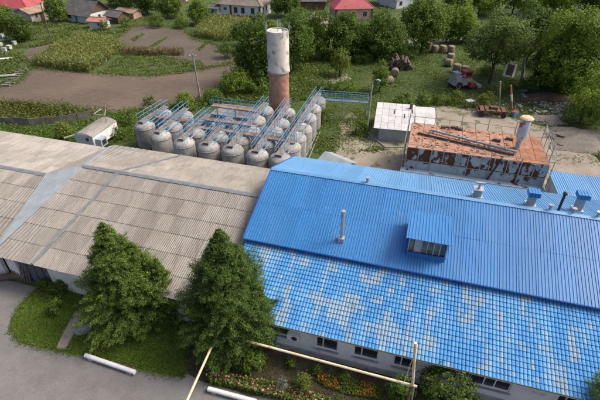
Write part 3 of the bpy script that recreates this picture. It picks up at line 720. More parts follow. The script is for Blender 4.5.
ld = MB(); ld.box((Lb/2-.1, -.55, 1.62), (Lb+.5, 1.0, .1)); ld.build('ledge', m_rp_lo, bx)
lr = MB(); lr.bar((-.3,-1.04,1.72),(Lb+.1,-1.04,1.72),.06,.14); lr.build('ledge_edge', m_bluegrey, bx)
for i in range(4):
    for x in (Lb,): MB().box((Lb+.0, Db*(i+.5)/4, ZT/2), (.06, Db/4-.08, ZT)).build('panel', m_rp_mid, bx); MB().box((0, Db*(i+.5)/4, ZT/2), (.06, Db/4-.08, ZT)).build('panel', m_rp_hi, bx)
MB().box((Lb*.39, Db/2, ZT+.02), (Lb*.78-.02, Db, .1)).build('brick_top', m_bricktop, bx)
MB().box((Lb*.89, Db/2-.02, ZT+.025), (Lb*.22-.04, Db-.1, .1)).build('rust_plate', m_rustplate, bx)
rg3 = random.Random(9)
dbm = []
for i in range(170):
    mb = MB(); rz = Matrix.Rotation(rg3.uniform(0, 3), 3, 'Z'); mb.box((rg3.uniform(.2, Lb*.77), rg3.uniform(.2, Db-.2), ZT+.10), (.26*rg3.uniform(.8,1.6), .13*rg3.uniform(.8,1.6), .08), rz); dbm.append(mb)
jm = MB()
for mb in dbm: jm.add(mb.v, mb.f)
tag(jm.build('loose_bricks', m_bricktop, bx), kind='stuff')
for x, y in ((3.6,5.6),(4.6,5.8),(5.1,5.6),(10.2,4.6),(8.9,3.9)):
    MB().box((x,y,ZT+.2),(.75,.35,.3),Matrix.Rotation(rg3.uniform(-.3,.3),3,'Z')).build('scrap_plate', m_wood, bx)
cg = []
def cagepost(x, y, z0, z1): MB().tube([(x,y,z0),(x,y,z1)], .04, 6).build('cage_post', m_polec, bx)
for i in range(6):
    x = -.3+i*(Lb+.6)/5
    cagepost(x, -.12, 1.6, ZT+.55); cagepost(x, Db+.15, 0, ZT+1.5)
for i in range(1, 4):
    y = i*Db/4; cagepost(-.3, y, 0, ZT+1.0); cagepost(Lb+.3, y, 0, ZT+1.5)
for y, z_ in ((-.17, ZT+.5), (-.17, 2.65), (Db+.2, ZT+.75)):
    MB().tube([(-.35,y,z_),(Lb+.35,y,z_)], .03, 6).build('cage_rail', m_polec, bx)
for x in (-.35, Lb+.35):
    for z_ in (ZT+.9, ZT-.4, ZT-1.6): MB().tube([(x,-.17,z_-.35 if z_ > ZT else z_),(x,Db+.2,z_)], .03, 6).build('cage_rail', m_polec, bx)
for i in range(1, 10):
    x = i*Lb/10; MB().tube([(x,-.14,ZT+.5),(x,Db+.15,ZT+.75)], .022, 5).build('cross_wire', m_dark, bx)
MB().tube([(Lb+.3,Db+.1,ZT+1.5),(Lb+.3,-.1,ZT+1.2)], .035, 6).build('cage_rail', m_polec, bx)
def box_local(x, y, z): 
    q = gp(x, y, z); u, v = uv_of(q); return Vector((u-U0, v-V0, z))
a, b = box_local(431,130,ZT+.35), box_local(517,152,ZT+.35)
MB().tube([a,b], .13, 8).build('long_pipe', m_flash, bx); 
a2, b2 = box_local(418,133,ZT+.22), box_local(514,155,ZT+.22)
MB().tube([a2,b2], .11, 8).build('long_pipe', m_dark, bx)
for t_ in (.03,.35,.65,.97):
    for A_, B_ in ((a,b),(a2,b2)):
        q = A_.lerp(B_, t_); MB().box((q.x,q.y,(q.z+ZT)/2+.03),(.18,.18,q.z-ZT)).build('pipe_saddle', m_zinc, bx)
q0 = box_local(503,157,ZT+.2); MB().tube([q0, (q0.x-.15,-.12,ZT+.15), (q0.x-.5,-.14,2.9), (q0.x-.9,-.2,1.7)], .09, 8).build('drain_hose', m_dark, bx)
# vent column
vc = box_local(517,149,ZT); vt = empty('vent_column', (vc.x, vc.y, ZT)); vt.parent = bx
MB().lathe([(.28,0),(.28,.9),(.5,1.5),(.5,3.3)], 16).build('column_shell', m_rp_w, vt, smooth=True)
MB().lathe([(.62,3.3),(.66,3.42),(.5,3.55),(.1,3.6)], 16).build('column_cap', m_pinkroof if False else M('cream_cap', (.62,.48,.33), (.5,.36,.24), 3, .8), vt)
gw_ = MB(); gw_.tube([(Lb+.3,Db,ZT+1.4), tuple(box_local(565,169,4.1)) if False else (Lb+2.6,1.0,.0)], .02, 5); gw_.build('guy_wire', m_zinc, bx)
MB().tube([(1.2,.3,ZT+.05),(1.2,.3,ZT+.0)], .02, 5)

# ================================================================== WHITE-ROOFED SHED + PORCH ROOF
p0, p1 = gp(378,139.5), gp(410,142.5)
d = (p1-p0); rz = math.atan2(d.y, d.x); Ls = d.length
sh = empty('shed', p0, rz, 'low shed with white slate roof beside the rusty basin', 'shed')
hs, hb, ds = 1.75, 2.25, 6.3
wl = MB(); wl.add([(0,0,0),(Ls,0,0),(Ls,ds,0),(0,ds,0),(0,0,hs),(Ls,0,hs),(Ls,ds,hb),(0,ds,hb)], [(0,1,5,4),(1,2,6,5),(2,3,7,6),(3,0,4,7),(4,5,6,7)])
wl.build('wall', m_bluegrey, sh)
srf = empty('roof', (0,0,0)); srf.parent = sh
nC, nR = 6, 4; slp = math.atan2(hb-hs, ds); Lsl = (ds+.8)/math.cos(slp)
for i in range(nC):
    for j in range(nR):
        x = -.7+i*(Ls+1.1)/nC; y = -.5+j*(ds+.8)/nR
        o = MB().box(((Ls+1.1)/nC/2-.015, Lsl/nR/2, 0), ((Ls+1.1)/nC-.03, Lsl/nR+.03, .03)).build('slate_sheet', m_wslate, srf, (x, y, hs+.05+(y)*math.tan(slp)+rng.uniform(0,.015)), rot=(slp-.012+rng.uniform(-.004,.004), 0, 0))
MB().box((Ls+1.5, 3.6, 1.0), (2.0, 5.2, 2.0)).build('annex_wall', m_bluegrey, sh)
for j in range(3): MB().box((Ls+1.6, 1.5+j*1.85, 2.08+j*.09), (2.5, 1.9, .04), Matrix.Rotation(.05,3,'X')).build('annex_sheet', m_wslate, srf)
MB().box((Ls-.2, ds-.9, 2.5), (.35,.35,.9)).build('chimney', m_plinth, sh)
for x, y in ((1.7,4.1),(3.0,3.2),(4.0,4.6)): MB().box((x,y,hs+.11+y*math.tan(slp)),(.1,1.1,.04),Matrix.Rotation(slp,3,'X')).build('roof_crack_patch', m_dark, srf)
MB().tube([(-.4,-.6,.08),(Ls*.3,-1.2,.08),(Ls+1,-1.1,.08)], .09, 8)
tag(MB().tube([gp(368,134,.1),gp(380,143,.1),gp(385,147,.1),gp(404,147,.1)], .1, 8).build('ground_pipe', m_polec), 'bent pale pipe on the ground in front of the white roofed shed', 'pipe')
q = gp(318,160,0); po = empty('porch_shelter', q, BA-.12, 'small zinc gabled porch roof peeking above the blue roof', 'shelter')
ra, rb = gp(326,152,2.9), gp(352,163,2.9)
d = rb-ra; po.location = (ra.x, ra.y, 0); po.rotation_euler = (0,0,math.atan2(d.y,d.x)); L = d.length
mb = MB()
mb.add([(-.2,0,2.9),(L,0,2.9),(L,-1.5,2.25),(-.2,-1.5,2.25),(L,1.3,2.3),(-.2,1.3,2.3),(-.2,0,2.86),(L,0,2.86),(L,-1.5,2.21),(-.2,-1.5,2.21),(L,1.3,2.26),(-.2,1.3,2.26)], [(3,2,1,0),(0,1,4,5),(6,7,8,9),(11,10,7,6)]); mb.build('roof', m_flash, po)
MB().box((L/2,-.1,1.1),(L-.3,2.2,2.2)).build('wall', m_bluegrey, po)

# ================================================================== OLD TANK WAGON / WORKERS' TRAILER on the left
c0, c1 = gp(84,139), gp(103,143.5)
wz = 2.4
k0 = gp(72,143); 
wg = empty('site_trailer', Vector((-25.7,46.1,0)), R_(75), 'old whitewashed site trailer with curved patched roof behind the hall', 'trailer')
Lw, Ww, hw = 4.7, 2.5, 2.0
# X = long axis (away to the right), Y = to the left
body = MB(); sec = [(-Ww/2,.5),(Ww/2,.5),(Ww/2,hw),(Ww/4,hw+.28),(0,hw+.36),(-Ww/4,hw+.28),(-Ww/2,hw)]
ns = len(sec); body.add([(0,y,z) for y,z in sec]+[(Lw,y,z) for y,z in sec], [tuple(range(ns-1,-1,-1)), tuple(range(ns,2*ns))]+[(i,(i+1)%ns,ns+(i+1)%ns,ns+i) for i in range(ns)])
body.build('body', m_wpaint, wg)
for i in range(5):
    top = MB(); a_, b_ = i*Lw/5-.05, (i+1)*Lw/5+.02; zz = .03+.008*(i % 2)
    pts = [(-Ww/2-.08,hw-.04),(-Ww/4,hw+.28),(0,hw+.36),(Ww/4,hw+.28),(Ww/2+.08,hw-.04)]
    top.add([(a_,y,z+zz) for y,z in pts]+[(b_,y,z+zz) for y,z in pts]+[(a_,y,z+zz-.02) for y,z in pts]+[(b_,y,z+zz-.02) for y,z in pts], [(j,5+j,6+j,j+1) for j in range(4)]+[(10+j,11+j,16+j,15+j) for j in range(4)]+[(j,j+1,11+j,10+j) for j in range(4)])
    top.build('roof_sheet', m_slate, wg)
MB().box((-.03,0,1.35),(.06,Ww-.1,1.5)).build('shade_tinted_end_panel', m_bluegrey, wg); MB().box((-.09,-.5,1.6),(.08,.35,.35)).build('end_vent', m_dark, wg)  # bluish shade on the trailer's near end is put into the panel's colour
for x in (.9, Lw-.9):
    for s in (-1, 1):
        wh = MB().lathe([(.1,-.1),(.45,-.1),(.47,0),(.45,.1),(.1,.1)], 18).build('wheel', m_tyre, wg, (x, s*(Ww/2-.2), .47), rot=(PI/2,0,0))
MB().box((Lw/2,0,.48),(Lw,1.0,.16)).build('chassis', m_dark, wg)
MB().box((.8,-Ww/2-.4,1.1),(1.1,.8,1.0)).build('side_locker', m_bluegrey, wg); MB().box((.8,-Ww/2-.82,1.1),(.7,.03,.6)).build('locker_door', m_dark, wg); MB().box((.8,-Ww/2-.4,.3),(.9,.6,.6)).build('locker_stand', m_dark, wg)
MB().box((1.6,Ww/2+.4,1.2),(1.6,.8,.5)).build('side_tank', m_bluegrey, wg); MB().box((1.6,Ww/2+.4,.48),(.3,.5,.95)).build('tank_stand', m_dark, wg)
rk = MB()
for s in (-.8,.8): rk.tube([(Lw-1.2,s,hw+.2),(Lw-1.2,s,hw+1.2),(Lw-.2,s*.4,hw+1.5)], .05, 6)
rk.tube([(Lw-1.2,-.8,hw+1.2),(Lw-1.2,.8,hw+1.2)], .05, 6); rk.build('roof_rack', m_zinc, wg)
MB().tube([(0,0,.5),(-1.8,0,.5)], .06, 6).build('drawbar', m_zinc, wg)
MB().tube([(0,Ww/2-.1,2.0),(-.1,Ww/2+1.5,1.4)], .09, 8).build('outlet_pipe', m_wpaint, wg)

# ================================================================== FENCE
fpx = [(-20,122),(0,123.5),(30,125.5),(64,122.5),(92,117.5)]
fe = empty('panel_fence', gp(-20,122), 0, 'low weathered grey panel fence between crops and grass strip', 'fence')
fb = gp(-20,122)
for (xa, ya), (xb, yb) in zip(fpx[:-1], fpx[1:]):
    a, b = gp(xa, ya), gp(xb, yb); L = (b-a).length; k = max(1, round(L/1.9)); rz = math.atan2((b-a).y, (b-a).x)
    for i in range(k):
        q = a.lerp(b, (i+.5)/k)-fb
        MB().box((0,0,.5+rng.uniform(-.08,.04)), (L/k-.06, .07, 1.05)).build('panel', m_fence, fe, (q.x, q.y, 0), rot=(rng.uniform(-.05,.05), rng.uniform(-.02,.02), rz))
        q = a.lerp(b, i/k)-fb; MB().box((0,0,.6), (.12,.12,1.25)).build('post', m_fence, fe, (q.x, q.y+.1, 0))
# ================================================================== POLES
def pole(name, base, top, r0, r1, label, cat, m=m_polec, extra=None):
    b = gp(*base); t_ = up(b, *top); o = empty(name, b, 0, label, cat)
    MB().tube([(0,0,-.1), t_-b], r0, 10, r1).build('shaft', m, o, smooth=True)
    if extra: extra(o, t_-b)
    return o
def lamp_head(o, t_):
    MB().tube([t_-Vector((0,0,.1)), t_+Vector((.15,-.2,.35)), t_+Vector((.45,-.5,.45))], .04, 6).build('lamp_arm', m_zinc, o); MB().box(t_+Vector((.6,-.65,.45)), (.5,.28,.14), Matrix.Rotation(-.8,3,'Z')).build('lamp_head', m_flash, o)
def crossarm(o, t_):
    MB().box(t_-Vector((0,0,.3)), (1.1,.08,.08)).build('crossarm', m_zinc, o)
    for x in (-.45,.45): MB().lathe([(.05,0),(.06,.08),(.03,.16)], 8).build('insulator', m_wpaint, o, t_+Vector((x,0,-.26)))
pole('lamp_post', (366.5,134), (372.5,82), .14, .08, 'concrete street lamp post left of the white roofed shed', 'lamp post', m_polec, lamp_head)
pole('utility_pole', (200.5,99), (192.5,54), .15, .1, 'lone grey utility pole at the edge of the ploughed field', 'pole', m_polec, crossarm)
pole('utility_pole', (50.5,38), (40,2), .14, .09, 'thin leaning pole among weeds near the red roofed house', 'pole', m_wood, crossarm)
pole('dead_trunk', (522,80), (525,55), .28, .16, 'bare grey tree trunk standing under the dark trees', 'trunk', m_polec, lambda o, t_: MB().tube([t_*.8, t_*.95+Vector((-.9,0,.5))], .08, 6).build('limb', m_polec, o))
pole('fence_post', (499,109), (500.5,81), .11, .1, 'pale slanting post beside the rusty trailer', 'post', m_polec, lambda o, t_: MB().box(t_*.98, (.25,.25,.1)).build('post_cap', m_zinc, o))
pole('fence_post', (512,109), (511,85), .13, .12, 'faded red and white slanting post near the rubble', 'post', m_pinkroof, lambda o, t_: MB().tube([t_*.35, t_*.62], .145, 8).build('white_band', m_wpaint, o))

# ================================================================== FAR HOUSES
def house(name, label, pa, pb, depth, hw, hr, mw, mr, wins=(), door=None, hip=False, ridge_x=True, ov=.45, plinth=None, corner=None, chim=None, cat='house', side_win=(), mside=None):
    a, b = gp(*pa), gp(*pb); d = b-a; L = d.length
    o = empty(name, a, math.atan2(d.y, d.x), label, cat); D = depth
    w_ = MB(); w_.add([(0,0,0),(L,0,0),(L,D,0),(0,D,0),(0,0,hw),(L,0,hw),(L,D,hw),(0,D,hw)], [(0,1,5,4),(1,2,6,5),(2,3,7,6),(3,0,4,7)])
    if not hip:
        g_ = MB()
        tri = [((0,0,hw),(0,D,hw),(0,D/2,hw+hr)), ((L,0,hw),(L,D,hw),(L,D/2,hw+hr))] if ridge_x else [((0,0,hw),(L,0,hw),(L/2,0,hw+hr)), ((0,D,hw),(L,D,hw),(L/2,D,hw+hr))]
        for t3_ in tri: MB().add(t3_, [(0,1,2)]).build('gable', mside or mw, o)
    w_.build('wall', mw, o)
    th = .09; r = MB(); e = ov
    if hip:
        k = min(L, D)/2
        P = [(-e,-e,hw-.1),(L+e,-e,hw-.1),(L+e,D+e,hw-.1),(-e,D+e,hw-.1)]
        if L >= D: Q = [(k*.9,D/2,hw+hr),(L-k*.9,D/2,hw+hr)]; fs = [(0,1,5,4),(1,2,5),(2,3,4,5),(3,0,4)]
        else: Q = [(L/2,k*.9,hw+hr),(L/2,D-k*.9,hw+hr)]; fs = [(0,1,4),(1,2,5,4),(2,3,5),(3,0,4,5)]
        r.add(P+Q, fs); r.add(P, [(3,2,1,0)])
        hc = MB(); 
        for pi, qi in ((0,0),(1,1 if L >= D else 0),(2,1),(3,0 if L >= D else 1)): hc.bar(Vector(P[pi])+Vector((0,0,.03)), Vector(Q[qi])+Vector((0,0,.03)), .2, .08)
        hc.bar(Vector(Q[0])+Vector((0,0,.04)), Vector(Q[1])+Vector((0,0,.04)), .22, .08)
    else:
        sl_ = hr/((D if ridge_x else L)/2)
        if ridge_x: prf = [(-e,hw-e*sl_),(D/2,hw+hr),(D+e,hw-e*sl_)]; mk = lambda x, y, z: (x, y, z); A_, B_ = -e, L+e
        else: prf = [(-e,hw-e*sl_),(L/2,hw+hr),(L+e,hw-e*sl_)]; mk = lambda x, y, z: (y, x, z); A_, B_ = -e, D+e
        vs = []
        for x in (A_, B_):
            for y, z in prf: vs.append(mk(x, y, z+th))
            for y, z in prf: vs.append(mk(x, y, z+.01))
        r.add(vs, [(0,6,7,1),(1,7,8,2),(4,10,9,3),(5,11,10,4),(0,3,9,6),(2,8,11,5),(0,1,4,3),(1,2,5,4),(6,9,10,7),(7,10,11,8)])
        hc = MB(); hc.bar(mk(A_, prf[1][0], prf[1][1]+th+.02), mk(B_, prf[1][0], prf[1][1]+th+.02), .3, .07)
    ro = r.build('roof', mr, o); hc.build('ridge_cap', mr, ro)
    for (x, z, ww, hh) in wins:
        wn = MB().box((x,-.02,z+hh/2),(ww+.2,.06,hh+.2)).build('window', m_frame if mw is not m_hwhite else m_bluegrey, o)
        for s in (-1, 1): MB().box((x+s*ww/4,-.06,z+hh/2),(ww/2-.06,.03,hh)).build('pane', m_glass, wn)
    for (y, z, ww, hh) in side_win:
        wn = MB().box((L+.02,y,z+hh/2),(.06,ww+.2,hh+.2)).build('window', m_frame, o); MB().box((L+.06,y,z+hh/2),(.03,ww,hh)).build('pane', m_glass, wn)
    if door: 
        dd_ = MB().box((door[0],-.03,door[2]/2),(door[1],.08,door[2])).build('door', door[3], o); MB().box((door[0]+door[1]*.35,-.09,1.0),(.05,.05,.15)).build('handle', m_zinc, dd_)
    if plinth: MB().box((L/2,-.04,.25),(L+.1,.1,.5)).build('plinth', plinth, o)
    if corner:
        for x in corner: MB().box((x*L,-.05,hw/2),(.5,.13,hw)).build('corner_post', m_plinth, o)
    if chim: MB().box((L*chim,D*.5,hw+hr+.2),(.5,.5,1.2)).build('chimney', m_plinth, ro)
    return o
house('house', 'white house with red hipped roof at the top left corner', (-12,18.5), (30,18.5), 8, 2.6, 3.2, m_hwhite, m_redroof, [(3,1,1,1.1),(6.2,1,1,1.1),(9.0,1,.9,1.1)], hip=True, chim=.6)
house('outbuilding', 'cream outbuilding with rusty tan roof beside the red roofed house', (33,23), (49,19), 5.5, 2.2, .8, M('cream_wall', (.5,.47,.38), (.42,.38,.3), .8, .85), m_tanroof, [(1.5,1,.7,.8)], (3,.8,1.8,m_hbrown), cat='outbuilding')
house('summer_kitchen', 'small white outbuilding with grey roof behind the tan roofed one', (52,12), (65,10.5), 4, 2.2, 1.0, m_hwhite, m_cap, [(1.2,.9,.7,.8),(3,.9,.7,.8)], cat='outbuilding')
house('cottage', 'old cottage with dark slate roof and blue door', (68,20.5), (91,24), 6.5, 2.2, 2.6, m_hwhite, m_greyroof, [(1.2,.8,.8,.9)], (3.4,.9,1.9,m_bluedoor), mside=m_hbrown, ov=.7, side_win=[(3,.9,.7,.8)])
house('privy_shed', 'little white shed with pale red roof in front of the dark cottage', (90,28), (104,29), 2.6, 1.7, .5, m_hwhite, m_pinkroof, [(2.6,.7,.5,.5)], cat='shed')
house('shed', 'dark grey roofed shed right of the pale red roofed shed', (107,22), (119,24), 3.5, 1.7, .9, m_hbrown, m_greyroof, door=(1.5,.8,1.5,m_wood), cat='shed')
house('shed', 'low tan roofed brick shed far behind the corn', (117,17), (134,19), 3, 1.5, .5, m_hpink, m_tanroof, door=(2.5,.8,1.3,m_hbrown), cat='shed')
house('house', 'whitewashed house with brown corner posts and grey roof behind the tall corn', (219,15.5), (261,18.5), 7, 3.0, 2.4, m_hwhite, m_brownroof, [(2.0,1.6,.7,.5),(4.9,1.0,.9,1.3),(6.9,1.0,.9,1.3),(9.6,1.0,.9,1.3)], plinth=m_plinth, corner=(.02,.3,.98), side_win=[(1.8,1,.8,1.3),(4.2,1,.8,1.3)], hip=True, chim=.4)
house('lean_to', 'grey lean-to shed left of the whitewashed house', (209,15.5), (218,16.5), 4, 2.0, .6, m_bluegrey, m_greyroof, door=(1.2,.8,1.6,m_wood), cat='shed')
house('house', 'house with bright red hipped roof behind the middle trees', (335,21), (372,20), 8, 2.9, 3.0, m_hpink, m_redroof, [(1.5,.9,1,1.2),(4.5,.9,1,1.2),(7.5,.9,1,1.2)], hip=True, corner=(.02,.98), chim=.65)
house('farm_shed', 'long grey roofed farm shed with pink end wall behind the tower', (296,36), (325,37), 8, 2.2, 1.0, m_hpink, m_brownroof, [(1.5,.8,.8,.9)], ridge_x=False, side_win=[(2.5,.9,.8,.9)], cat='shed')
house('barn', 'dark roofed barn at the top edge left of the red roofed house', (298,10), (325,10), 6, 2.4, 1.6, m_hbrown, m_greyroof, door=(3,2,2.0,m_wood), cat='barn')
house('barn', 'barn with pale grey metal roof between the tree crowns at the top edge', (396,9), (412,7), 9, 2.4, 1.2, m_hwhite, m_flash, [(1.5,.9,.8,.9)], ridge_x=False, cat='barn')
house('barn', 'low grey roofed barn at the top edge right of the whitewashed house', (279,6), (294,4), 7, 2.2, 1.2, m_hwhite, m_brownroof, [(1.5,.9,.8,.9)], cat='barn')
house('pump_shed', 'small reddish brown roofed shed at the top edge behind the left trees', (170,2), (186,2), 5, 2.2, 1.0, m_hpink, m_tanroof, door=(2,1,1.8,m_wood), cat='shed')

# ================================================================== YARD THINGS
hb_me = MB().lathe([(.3,-.6),(.62,-.6),(.68,-.5),(.68,.5),(.62,.6),(.3,.6),(.05,.58)], 18).mesh('bale', m_hay, True)
tw_me = MB().lathe([(.685,-.25),(.69,-.25),(.69,-.22),(.685,-.22)], 18).mesh('twine', m_wood)
bl = [((428,49),'leftmost in the back row of hay bales'),((434,52.5),'second from left in the back row of hay bales'),((442,52.5),'third from left in the back row of hay bales'),((450.5,53),'right end of the back row of hay bales'),
      ((450,61),'upper of two hay bales between the back row and the harvester'),((448,66),'lower of two hay bales between the back row and the harvester'),((456,72),'left of two hay bales behind the harvester'),((464,74),'right of two hay bales behind the harvester'),
      ((394.5,76),'beside the log pile, farther one'),((388,84),'beside the log pile, nearer one')]
for i, ((x, y), lab) in enumerate(bl):
    p = gp(x, y); o = empty('hay_bale', p, rng.uniform(0,3), 'round brown hay bale, '+lab, 'hay bale', 'round hay bales')
    lay = i in (5, 8, 9)
    loc, rot = ((0,0,.66), (0,PI/2,0)) if lay else ((0,0,.6), (0,0,0))
    link('bale', hb_me, o, loc, rot); link('twine', tw_me, o, loc, rot)
    if not lay: o.scale = (1,1,1.15)
# logs
lp = gp(402,70); lo = None; k = 0
for row, cnt in enumerate((7,6,5,3)):
    for i in range(cnt):
        k += 1; q = Vector((lp.x-2.2+(i+row*.5)*.62+rng.uniform(-.1,.1), lp.y, .3+row*.48))
        tag(MB().tube([q+Vector((0,-.3+rng.uniform(-.4,.3),0)), q+Vector((.3+rng.gauss(0,.28),3.2+rng.uniform(-1.1,.6),rng.uniform(-.1,.2)))], rng.uniform(.2,.3), 9, rng.uniform(.12,.2)).build('log', m_log),
            f'brown log in the pile below the trees, {["bottom","second","third","top"][row]} layer, {["first","second","third","fourth","fifth","sixth","seventh"][i]} from left', 'log', 'logs in the pile')
# old combine harvester
hv = hvr = empty('combine_harvester', gp(464,89), R_(14), 'old derelict combine harvester with red cab among hay bales', 'harvester')
b_ = MB(); b_.add([(-2.2,0,.7),(2.0,0,.7),(2.0,2.6,.7),(-2.2,2.6,.7),(-1.9,.1,2.1),(1.0,.1,2.3),(1.0,2.5,2.3),(-1.9,2.5,2.1),(2.0,0,1.3),(2.0,2.6,1.3)], [(0,3,2,1),(0,1,8,5,4),(2,3,7,6,9),(1,2,9,8),(8,9,6,5),(4,5,6,7),(3,0,4,7)])
b_.build('body', m_greyp, hv)
cb = MB().box((.4,.7,2.75),(1.7,1.3,1.3)).build('cab', m_redp, hv); MB().box((.4,.02,2.85),(1.2,.05,.7)).build('cab_window', m_glass, cb); MB().box((.4,.7,3.42),(1.9,1.5,.1)).build('cab_roof', m_redp, cb)
MB().box((-1.3,1.5,2.55),(1.2,1.6,.9)).build('grain_tank', m_flash, hv); MB().box((1.2,-.5,1.0),(1.1,.9,.9)).build('engine_cover', m_redp, hv)
MB().tube([(-1.0,2.2,2.2),(-2.6,2.4,3.3)], .13, 8).build('auger', m_zinc, hv)
for x, r in ((-1.3,.75),(1.3,.5)):
    for y in (-.1,2.7): 
        wh = MB().lathe([(.2,-.18),(r*.9,-.18),(r,-.08),(r,.08),(r*.9,.18),(.2,.18)], 18).build('wheel', m_tyre, hv, (x,y,r), rot=(PI/2,0,0)); MB().lathe([(.05,-.2),(.25,-.2),(.25,.2),(.05,.2)], 10).build('rim', m_redp, wh)
hd = MB(); hd.box((2.9,1.3,.45),(.9,4.0,.5)); hd.box((2.35,1.3,.75),(.5,1.0,.6)); hd.build('header', m_greyp, hv)
rl = MB(); rl.tube([(-2.0,-.3,0),(-2.0,-.3,2.6)], .05, 6); rl.tube([(-2.0,-.3,2.6),(-.6,-.3,2.9)], .05, 6); rl.tube([(-.6,-.3,.7),(-.6,-.3,2.9)], .05, 6); rl.build('handrail', m_zinc, hv)
hvr.scale = (.82,.82,.82)
# rusty trailer
tr = empty('flatbed_trailer', gp(476,117), R_(-9), 'rusty empty flatbed trailer at the edge of the dirt yard', 'trailer')
fr = MB(); 
for y in (.2,1.8): fr.bar((0,y,.8),(4.4,y,.8),.14,.2)
for i in range(6): fr.bar((.2+i*.8,.2,.8),(.2+i*.8,1.8,.8),.1,.12)
fr.build('frame', m_rust, tr); 
for i in range(5): MB().box((.75+i*.72, 1.0, .95),(.55,1.9,.07),Matrix.Rotation(rng.uniform(-.1,.1),3,'Z')).build('plank', m_rust, tr)
for x in (.7,3.6):
    for y in (.1,1.9): MB().lathe([(.1,-.1),(.36,-.1),(.4,0),(.36,.1),(.1,.1)], 16).build('wheel', m_tyre, tr, (x,y,.4), rot=(PI/2,0,0))
MB().bar((0,.6,.75),(-1.4,1.0,.55),.09,.09).build('drawbar', m_rust, tr); MB().bar((4.3,.3,.9),(4.4,.3,1.7),.08,.08).build('stake', m_rust, tr); MB().bar((.1,1.7,.9),(.0,1.7,1.9),.08,.08).build('stake', m_rust, tr)
MB().box((2.3,1.0,1.15),(1.0,.6,.3)).build('scrap_load', m_rust, tr)
# frame stand next to trailer
sf = empty('metal_stand', gp(467,109), .3, 'small dark metal stand left of the rusty trailer', 'stand')
for x in (0,.9):
    for y in (0,.7): MB().tube([(x,y,0),(x,y,1.1)], .05, 6).build('leg', m_dark, sf)
MB().box((.45,.35,1.12),(1.1,.9,.06)).build('top', m_greyp, sf)
# leaning white framed panel
bp_ = gp(508,77); pn = empty('framed_panel', bp_, R_(-8), 'white framed panel leaning under the dark trees', 'panel')
ry = Matrix.Rotation(R_(-35),3,'X') @ Matrix.Rotation(R_(12),3,'Y')
fm = MB()
for c, d in (((-.75,0,1.2),(.35,.08,2.5)),((.75,0,1.2),(.35,.08,2.5)),((0,0,.1),(1.15,.08,.25)),((0,0,2.3),(1.15,.08,.25))): fm.box(ry@Vector(c), d, ry)
fm.build('frame', m_wpaint, pn); MB().box(ry@Vector((0,0,1.2)),(1.14,.05,1.94),ry).build('sheet', m_hbrown, pn); MB().bar((0,1.4,0),ry@Vector((0,.1,2.2)),.09,.09).build('prop', m_wood, pn)
# blue thing near rubble
bc = empty('crate', gp(514,116), .4, 'blue crate with red lid lying by the slanting posts', 'crate')
for s in (-1,1): MB().box((0,s*.3,.3),(.9,.04,.6)).build('side', m_bluedoor, bc); MB().box((s*.43,0,.3),(.04,.56,.58)).build('side', m_bluedoor, bc)
MB().box((0,0,.03),(.8,.56,.05)).build('bottom', m_bluedoor, bc); MB().box((.1,.1,.64),(.9,.7,.05),Matrix.Rotation(.3,3,'Z')).build('lid', m_redp, bc)
# beehives (white boxes)
hv_px = [(6,41),(11,40.5),(15,45),(5,52),(10,49.5),(1,47),(3,38)]
hl = ['upper row, middle one','upper row, right end one','rightmost of all','lower row, front one','lower row, second from front','left edge, middle one','farthest back']
for i, (x, y) in enumerate(hv_px):
    o = empty('beehive', gp(x, y), rng.uniform(-.5,.5), 'white box beehive in the weeds at the left edge, '+hl[i], 'beehive', 'white beehives at the left edge')
    MB().box((0,0,.45),(.75,.65,.6)).build('box', m_wslate, o); MB().box((0,0,.8),(.85,.75,.1)).build('lid', m_wslate if i % 3 else m_greyp, o)
    for sx in (-.3,.3): MB().box((sx,0,.08),(.1,.6,.16)).build('foot', m_wood, o)
    MB().box((0,-.335,.22),(.4,.03,.05)).build('entrance', m_dark, o)
# stacked slabs
for i, (x, y) in enumerate([(10,84),(12,82),(14,79.5),(16,77),(18,75),(20,72.5),(6,86),(23,70.5),(4,77),(1,83)]):
    o = tag(MB().box((0,0,.14),(1.5,.55,.28)).build('slab', m_fence, None, gp(x, y), rot=(0,0,rng.uniform(-.3,.3)+.25)), f'grey concrete slab by the field corner, {["first","second","third","fourth","fifth","sixth","seventh","eighth","ninth","tenth"][i]} of the scattered group', 'slab', 'slabs scattered beside the field')
for i, (x, y) in enumerate([(3,60),(5,77)]):
    p = gp(x, y); tag(MB().box((0,0,.25),(3.4,.8,.12)).box((-1.2,0,.1),(.2,.7,.2)).box((1.2,0,.1),(.2,.7,.2)).build('plank_bench', m_wpaint if i == 0 else m_conc, None, p, rot=(0,0,.25)), ['pale plank bench near the beehives','pale plank table beside the concrete slabs'][i], 'bench')
